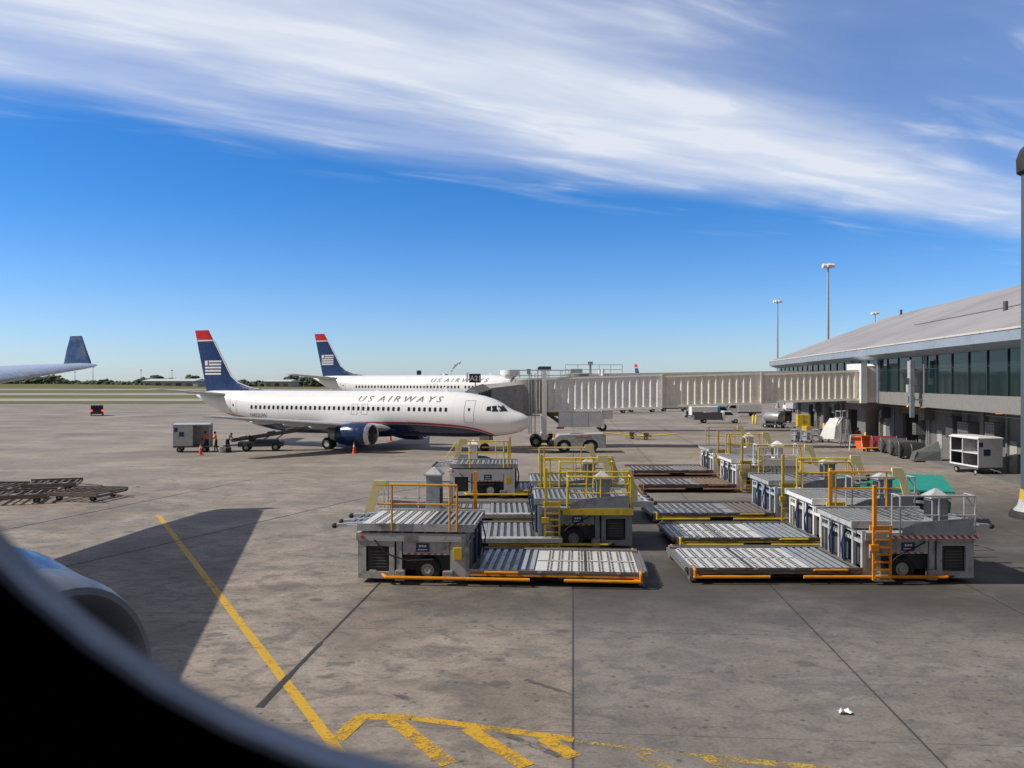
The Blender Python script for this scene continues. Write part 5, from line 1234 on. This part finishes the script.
# traffic cones
def cone(label, x, y):
    t = thing('traffic_cone', label, 'traffic cone', (x,y,0), 0, 'orange traffic cones')
    m = MB(); m.bbox(-.2,.2,-.2,.2,0,.05,.02); m.build('base', CONE, t)
    m = MB(); m.cyl((0,0,.05),(0,0,.95),.15,.035,n=20); m.build('cone_body', CONE, t, True)
    m = MB(); m.cyl((0,0,.58),(0,0,.74),.088,.068,n=20); m.build('reflective_band', WHITE, t, True)
    return t
cone('orange cone standing near the grey baggage cart', -25.5, 67.8)
cone('orange cone standing in front of the near engine of the airliner', -13.2, 69.2)
cone('small orange cone under the belly of the airliner behind the engine', -12.4, 84.5)

# ------------------------------------------------------------------ flat dollies at left
def dolly(label, loc, rz, L=2.9):
    t = thing('flat_dolly', label, 'dolly', loc, rz, 'rusty flat dollies at left'); t.scale = (1,1,.78)
    m = MB()
    for y in (-1.2,1.2): m.box(-L/2,L/2,y-.06,y+.06,.34,.50)
    for x in (-L/2,-L/4,0,L/4,L/2-.1): m.box(x,x+.1,-1.2,1.2,.33,.44)
    for a, b in (((-L/2,-1.1),(L/2,1.1)),((-L/2,1.1),(L/2,-1.1))): m.bar((*a,.36),(*b,.36),.07,.05)
    m.build('frame', pm('grey_brown_steel', (.15,.125,.11), .7, dirt=.5), t)
    m = MB()
    for i in range(7): m.cyl((-L/2+.2+i*(L-.4)/6,-1.1,.50),(-L/2+.2+i*(L-.4)/6,1.1,.50),.05,n=8)
    m.build('rollers', pm('dolly_roller_brown', (.22,.18,.15), .6, .3, dirt=.5), t)
    for s_ in (-1,1): m = MB(); m.box(-L/2-.02,L/2+.02,s_*1.295-.025,s_*1.295+.025,.38,.62); m.build('side_rail', pm('brown_rail', (.20,.15,.12), .7, dirt=.5), t)
    m = MB(); m.tube([(L/2,0,.36),(L/2+1.2,0,.15)], .035); m.build('drawbar', RUST, t)
    for x in (-L*.32,L*.32):
        for y in (-.8,.8): wheel(t, x, y, .17, .12, STEEL)
dolly('rusty flat dolly at the right end of the group at left', (-21.9,42.6,0), R(-8))
dolly('rusty flat dolly in the middle of the group at left', (-24.8,41.6,0), R(19), 3.0)
dolly('rusty flat dolly partly cut off by the left edge of the view', (-28.2,44.6,0), R(6), 3.0)
dolly('rusty flat dolly half hidden behind the one at the left edge', (-25.6,46.2,0), R(20), 2.6)

# ------------------------------------------------------------------ gear along the terminal wall
def tug(label, loc, rz):
    t = thing('baggage_tug', label, 'baggage tug', loc, rz, 'green baggage tugs')
    m = MB(); m.prism([(-1.5,.35),(-1.55,1.0),(-1.3,1.15),(-.55,1.15),(-.5,.62),(.1,.62),(.2,1.28),(1.3,1.15),(1.55,.95),(1.55,.35)], 'y', -.7, .7); m.build('body', GREEN, t)
    m = MB(); m.bbox(-.5,-.05,-.55,.55,.78,.95,.04); m.bbox(-.62,-.5,-.55,.55,.95,1.4,.03); m.build('seat', BLACK, t)
    m = MB(); m.tube([(.25,0,1.2),(.0,0,1.5)], .025)
    pts = [(-.02+.06*math.sin(a), .2*math.cos(a), 1.52+.12*math.sin(a)) for a in [2*math.pi*i/12 for i in range(13)]]; m.tube(pts, .02, 6); m.build('steering_wheel', BLACK, t)
    m = MB(); m.box(1.555,1.60,-.6,.6,.4,.6); m.build('bumper', BLACK, t)
    m = MB(); m.cyl((1.0,.45,1.18),(1.0,.45,1.3),.07,n=10); m.build('beacon', ORA, t)
    m = MB(); m.box(.35,1.0,-.712,-.70,.7,.85); m.build('side_emblem', WHITE, t)
    for x in (-1.05,1.05):
        for y in (-.62,.62): wheel(t, x, y, .32, .2, GREEN)
    return t
t = tug('green baggage tug with a wide flat canopy, behind the console of the nearest right loader', (16.95,35.5,0), R(165))
m = MB(); m.loft([[(-1.6,-1.1,1.84),(1.1,-1.1,1.90),(1.1,1.1,1.46),(-1.6,1.1,1.40)],[(-1.6,-1.1,1.92),(1.1,-1.1,1.98),(1.1,1.1,1.54),(-1.6,1.1,1.48)]])
m.build('canopy', GREEN, t)
m = MB()
for x in (-1.35,1.0):
    for y in (-.75,.75): m.tube([(x,y,1.0),(x,y,1.69-.2*y)], .025)
m.build('canopy_posts', GREEN, t)
tug('green baggage tug without canopy, behind the orange rails of the right loaders', (17.0,41.2,0), R(140))
# mobile stairs under a white cover
t = thing('mobile_steps', 'white mobile steps with draped cover standing in front of the bridge column', 'steps', at(834,81.5), R(-62)); t.scale = (.8,.85,.88)
m = MB()
for s in (-.55,.55): m.bar((-1.5,s,.3),(.8,s,2.9),.07,.14)
for i in range(9): m.box(-1.45+i*.26,-1.18+i*.26,-.52,.52,.42+i*.29,.46+i*.29)
m.build('steps', WHITE, t)
m = MB(); m.loft([[(-1.75,-.6,.4),(-1.6,-.72,.4),(.7,-.72,.5),(.7,-.62,.5)],[(-1.0,-.6,1.7),(-.9,-.72,1.75),(.9,-.75,1.8),(.9,-.6,1.8)],[(-.1,-.58,2.7),(0,-.68,2.8),(1.3,-.66,2.8),(1.3,-.55,2.7)]]); m.build('cover', WHITE, t)
m = MB()
for s in (-.55,.55): m.tube([(.8,s,2.9),(.8,s,3.6),(1.5,s,3.6),(1.5,s,0.2)], .035)
m.box(.8,1.5,-.55,.55,2.86,2.92); m.tube([(.8,-.55,3.6),(.8,.55,3.6)], .03); m.tube([(1.5,-.55,3.6),(1.5,.55,3.6)], .03); m.build('hand_rail', GALV, t)
for x in (-1.3,1.3):
    for y in (-.5,.5): wheel(t, x, y, .16, .1)
# step ladder
t = thing('step_ladder', 'thin grey step ladder standing open right of the white mobile steps', 'ladder', at(847,76), R(20))
m = MB()
for s in (-.3,.3): m.tube([(-.5,s,0),(0,s,2.6)], .03); m.tube([(.5,s,0),(0,s,2.6)], .03)
for i in range(8): m.tube([(-.45+i*.055,-.3,.28+i*.29),(-.45+i*.055,.3,.28+i*.29)], .022)
m.build('rails_and_rungs', GALV, t)
# trolley rack
for k, (px_, Y_) in enumerate(((797,83),(806.5,82),(816,83.5))):
    t = thing('wheeled_rack', ['leftmost wheeled metal rack left of the white mobile steps','middle wheeled metal rack with yellow box on top','wheeled metal rack nearest the white mobile steps'][k], 'rack', at(px_,Y_), R(15+20*k), 'wheeled racks by the terminal'); t.scale = (.85,.85,.85)
    m = MB()
    for x in (-.5,.5):
        for y in (-.4,.4): m.tube([(x,y,.2),(x,y,1.5-.1*k)], .04)
    for z in (.3,.8,1.4): m.box(-.5,.5,-.4,.4,z,z+.06)
    m.build('frame', GALV, t); m = MB(); m.bbox(-.4,.3,-.3,.3,.361,.75,.04); m.bbox(-.3,.4,-.3,.3,.861,1.15,.04); m.build('drum_reel', MGREY, t)
    if k == 1:
        q = MB(); q.bbox(-.45,.45,-.35,.35,1.46,1.95,.04); q.build('top_box', YELO, t)
    for x in (-.4,.4):
        for y in (-.35,.35): wheel(t, x, y, .12, .07)
# yellow cabinets
t = thing('yellow_cabinet', 'large yellow cabinet standing against the terminal wall far down', 'cabinet', at(803,108), R(-8))
m = MB(); m.bbox(-.8,.8,-.5,.5,.1,1.75,.04); m.build('body', YEL, t); m = MB(); m.box(-.02,.02,-.515,-.5,.15,1.7); m.box(.1,.16,-.54,-.5,.8,1.0); m.build('door_gap', DGREY, t)
for k, (px_, Y_, hh) in enumerate(((753,118,1.3),(756,118.6,1.3),(764,116,1.3),(824,96,1.2),(827,95.2,1.3),(866,79,1.2),(873,77,1.3),(1013.5,57.0,1.35))):
    m = MB(); m.cyl((0,0,0),(0,0,hh-.05),.14,n=14); m.cyl((0,0,hh-.05),(0,0,hh+.03),.14,.05,n=14)
    o = tag(m.build('bollard', YEL, None, True), ['left of the two yellow bollards right of the flatbed truck','right of the two yellow bollards right of the flatbed truck','lone yellow bollard beside the tank trailer','left yellow bollard behind the white mobile steps','right yellow bollard behind the white mobile steps','yellow bollard just right of the bridge column','yellow bollard before the loading bay behind the covered carts','yellow bollard beside the white box cart at right edge'][k], 'bollard', 'yellow bollards')
    o.location = at(px_, Y_)
# red hoop stand and worker, orange bin, covered carts
person('person in red top standing right of the white mobile steps near the orange bin', at(858,76.5), R(-120), stand(.1,(.25,.2,.9),(.25,-.2,.9)), vest=pm('red_top', (.6,.05,.07), .8))
t = thing('tub', 'bright orange tub standing at the start of the covered cart row', 'tub', at(863.5,74.5), R(10))
m = MB(); m.loft([[(-.42,-.42,.0),(.42,-.42,.0),(.42,.42,.0),(-.42,.42,.0)],[(-.55,-.55,1.15),(.55,-.55,1.15),(.55,.55,1.15),(-.55,.55,1.15)],[(-.48,-.48,1.15),(.48,-.48,1.15),(.48,.48,1.15),(-.48,.48,1.15)],[(-.4,-.4,.3),(.4,-.4,.3),(.4,.4,.3),(-.4,.4,.3)]]); m.build('shell', CONE, t)
m = MB(); m.box(-.62,.62,-.62,-.56,1.05,1.17); m.build('rim', CONE, t)
t = thing('hoop_barrier', 'red and white folding barrier between the worker and the orange tub', 'barrier', at(856,72.5), 0)
m = MB(); m.tube([(-.6,0,0),(-.45,0,1.35),(.45,0,1.35),(.6,0,0)], .04); m.build('legs', WHITE, t); m = MB(); m.box(-.5,.5,-.02,.02,.85,1.15); m.build('board', CONE, t)
t = thing('hand_trolley', 'low orange trolley at the foot of the covered cart row', 'trolley', at(872,71.5), R(10))
m = MB(); m.box(-.8,.8,-.35,.35,.25,.34); m.tube([(.8,0,.3),(1.2,0,.9)], .03); m.build('deck', ORA, t)
for x in (-.55,.55):
    for y in (-.3,.3): wheel(t, x, y, .14, .08)
cov = [pm('maroon_cover', (.22,.02,.03), .7, dirt=.3), DGREY, DGREY, BLACK, pm('grey_tarpaulin', (.10,.11,.105), .8, dirt=.4)]
labs = ['cart under a dark red cover, farthest of the covered cart row','dark covered cart just in front of the red covered one','dark covered cart in the middle of the row','black covered cart next to the grey tarpaulin one','cart under a pointed grey tarpaulin, nearest of the covered cart row']
for k in range(5):
    px_ = 883+k*9.3; Y_ = 72.5-k*2.5
    t = thing('covered_cart', labs[k], 'covered cart', at(px_+(4 if k == 4 else 0), Y_), R(-14), 'row of covered carts by the terminal'); t.scale = (.78,.85,.88)
    hh = 1.45
    def arch(x, s=1): return [(x, .85*s*math.cos(a), .25+ (hh-.25)*(math.sin(a)**.7 if math.sin(a) > 0 else 0)*s) for a in [math.pi*i/10 for i in range(11)]]
    m = MB()
    if k < 4: m.loft([arch(-1.25,.97), arch(-.6), arch(.6), arch(1.25,.97)])
    else: m.loft([[(-1.1,-.9,.1),(1.3,-.9,.1),(1.3,.9,.1),(-1.1,.9,.1)],[(-.9,-.7,.8),(1.3,-.8,1.0),(1.3,.8,1.0),(-.9,.7,.8)],[(-.2,-.5,1.05),(1.25,-.1,1.75),(1.25,.1,1.75),(-.2,.5,1.05)]])
    m.build('cover', cov[k], t, k < 4)
    for x in (-1.28,1.28): m = MB(); m.tube([(x,-.9,.1),(x,-.9,1.2),(x,-.5,1.5)], .035); m.build('hoop', STEEL, t)
    for x in (-.9,.9): wheel(t, x, -.7, .16, .1); wheel(t, x, .7, .16, .1)
for k, (px_, Y_, lab) in enumerate(((690,140,'grey equipment cart left of the flatbed truck'),(770,110,'dark wheeled unit in front of the tank trailer'),(785,120,'black covered unit between tank trailer and terminal corner'))):
    t = thing('service_cart', lab, 'cart', at(px_,Y_), R(20*k), 'service carts under the jet bridge')
    m = MB(); m.bbox(-.9,.9,-.6,.6,.35,1.2+.3*k,.06); m.build('body', [MGREY,STEEL,BLACK][k], t)
    m = MB(); m.box(-.7,.3,-.612,-.6,.6,1.0); m.build('panel', DGREY, t)
    for x in (-.6,.6): wheel(t, x, -.5, .2, .12); wheel(t, x, .5, .2, .12)
# litter
for k, (px_, py_, s) in enumerate(((845,714,.09),(137,487,.12))):
    m = MB(); r2 = random.Random(5+k)
    g = [[Vector(((i-2)*s*.6+r2.uniform(-.02,.02), (j-1.5)*s*.5+r2.uniform(-.02,.02), .012+abs(r2.gauss(0,.035)))) for i in range(5)] for j in range(4)]
    for j in range(3):
        for i in range(4): m.quad(g[j][i], g[j][i+1], g[j+1][i+1], g[j+1][i])
    o = tag(m.build('paper_scrap', WHITE), ['crumpled white paper lying on the bare concrete in the right foreground','scrap of white paper lying near the rusty dollies'][k], 'litter'); o.location = gp(px_, py_, .0); 
    sol = o.modifiers.new('t', 'SOLIDIFY'); sol.thickness = .004

# ------------------------------------------------------------------ far background
HANG = pm('hangar_wall', (.42,.42,.40), .7, dirt=.3, scale=.02); HROOF = pm('hangar_roof', (.55,.60,.62), .5, dirt=.2, scale=.02)
def hangar(label, px0, px1, Y, h, nd, seedc=0):
    x0 = (px0-512)/F*Y; x1 = (px1-512)/F*Y
    t = thing('hangar', label, 'hangar', ((x0+x1)/2, Y, 0)); w = (x1-x0)/2
    m = MB(); m.box(-w,w,0,40,-.2,h*.72); m.build('wall', HANG, t)
    m = MB(); m.prism([(-1,h*.70),(-1,h*.76),(20,h),(41,h*.76),(41,h*.70)], 'x', -w-1, w+1); m.build('roof', HROOF, t)
    for i in range(nd):
        xx = -w+(i+.5)*2*w/nd; q = MB(); q.box(xx-w/nd*.55, xx+w/nd*.55, -.15, -.02, 0, h*.5); q.build('door', DGREY if i % 2 else pm('hangar_door', (.2,.21,.22), .6), t)
hangar('long low hangar with pale roof beyond the fields, left of the tail fins', 143, 194, 880, 9.5, 5)
hangar('small distant hangar with white roof between the two tail fins', 264, 290, 980, 9, 3)
hangar('distant low building right behind the nearest tail fin', 222, 232, 1000, 8, 2)
# tree belt as one mass, made of leaf clumps
TREE = pm('distant_foliage', (.065,.092,.055), .9, dirt=.5, dirtcol=(.02,.035,.02), scale=.05)
m = MB(); r3 = random.Random(3)
ico = [(0,0,1),(.89,0,.45),(.28,.85,.45),(-.72,.53,.45),(-.72,-.53,.45),(.28,-.85,.45),(.72,.53,-.45),(-.28,.85,-.45),(-.89,0,-.45),(-.28,-.85,-.45),(.72,-.53,-.45),(0,0,-1)]
icf = [(0,1,2),(0,2,3),(0,3,4),(0,4,5),(0,5,1),(1,6,2),(2,7,3),(3,8,4),(4,9,5),(5,10,1),(6,7,2),(7,8,3),(8,9,4),(9,10,5),(10,6,1),(11,7,6),(11,8,7),(11,9,8),(11,10,9),(11,6,10)]
def clump(c, s, sz): m.add([(c[0]+x*s*r3.uniform(.6,1.3), c[1]+y*s*r3.uniform(.6,1.3), c[2]+z*sz*r3.uniform(.6,1.3)) for x, y, z in ico], icf)
for i in range(2600):
    px_ = r3.uniform(-120, 900); Y = r3.uniform(1050, 1250)
    env = 7+3.5*math.sin(px_*.045)+2.5*math.sin(px_*.13+1)+1.5*math.sin(px_*.37)
    if 120 < px_ < 145 or 195 < px_ < 222 : env *= .75
    hh = max(4, env)*Y/1050*r3.uniform(.75, 1.1)
    X = (px_-512)/F*Y
    for k in range(3): clump((X+r3.uniform(-5,5), Y+r3.uniform(-4,4), hh*(.3+.32*k)), r3.uniform(2,5), r3.uniform(1.5,3.2))
o = m.build('distant_wood', TREE); tag(o, 'dark green belt of trees along the far horizon', 'trees', kind='stuff')
# grass bank at far left
m = MB(); gx = [(-1500+i*60) for i in range(22)]
m.loft([[(x, 800, -.3) for x in gx], [(x, 880, 3.0+1.2*math.sin(x*.01)-max(0,(x+500)*.012)) for x in gx], [(x, 960, 3.2-max(0,(x+500)*.012)) for x in gx], [(x, 1040, -.3) for x in gx]], cap=False, closed=False)
o = m.build('grass_bank_terrain', GR); o['kind'] = 'structure'
# distant slender poles
for k, (px_, Y, h) in enumerate(((93,900,27),(141,950,24),(172,980,24),(75,1000,22))):
    m = MB(); m.cyl((0,0,0),(0,0,h*.8),.35,.2,n=8); m.box(-1,1,-.3,.3,h*.8,h*.84); o = tag(m.build('distant_pole', MGREY), 'slender pole rising from the distant tree belt at left', 'pole', 'slender poles on the horizon'); o.location = ((px_-512)/F*Y, Y, 0)
for k, (px_, Y, h) in enumerate(((419,230,9.2),(446,240,7.9))):
    t = thing('roof_beacon_mast', ['short grey mast with boxy head showing above the farther airliner','small mast right of the boxy one above the farther airliner'][k], 'mast', ((px_-512)/F*Y, Y, 0))
    m = MB(); m.cyl((0,0,0),(0,0,h),.25,.15,n=10); m.build('pole', MGREY, t); m = MB(); m.box(-.6,.6,-.4,.4,h-1.2,h); m.build('head', DGREY, t)

# steam plume far beyond the aircraft
SM = pm('steam_white', (.85,.87,.9), 1, dirt=0); SM.node_tree.nodes['Principled BSDF'].inputs['Alpha'].default_value = .55
m = MB(); r4 = random.Random(8)
for i in range(34):
    t_ = i/33; X = (451+9*t_**1.5-512)/F*950; zz_ = 6+(9+(11)*t_**.7)/F*950+r4.uniform(-1,1)
    clump((X+r4.uniform(-.8,.8), 950+r4.uniform(-2,2), zz_), .8+1.6*t_*r4.uniform(.5,1.2), .8+.6*t_)
o = m.build('steam_plume', SM); tag(o, 'thin white steam plume drifting right above the far airliner', 'steam', kind='stuff')
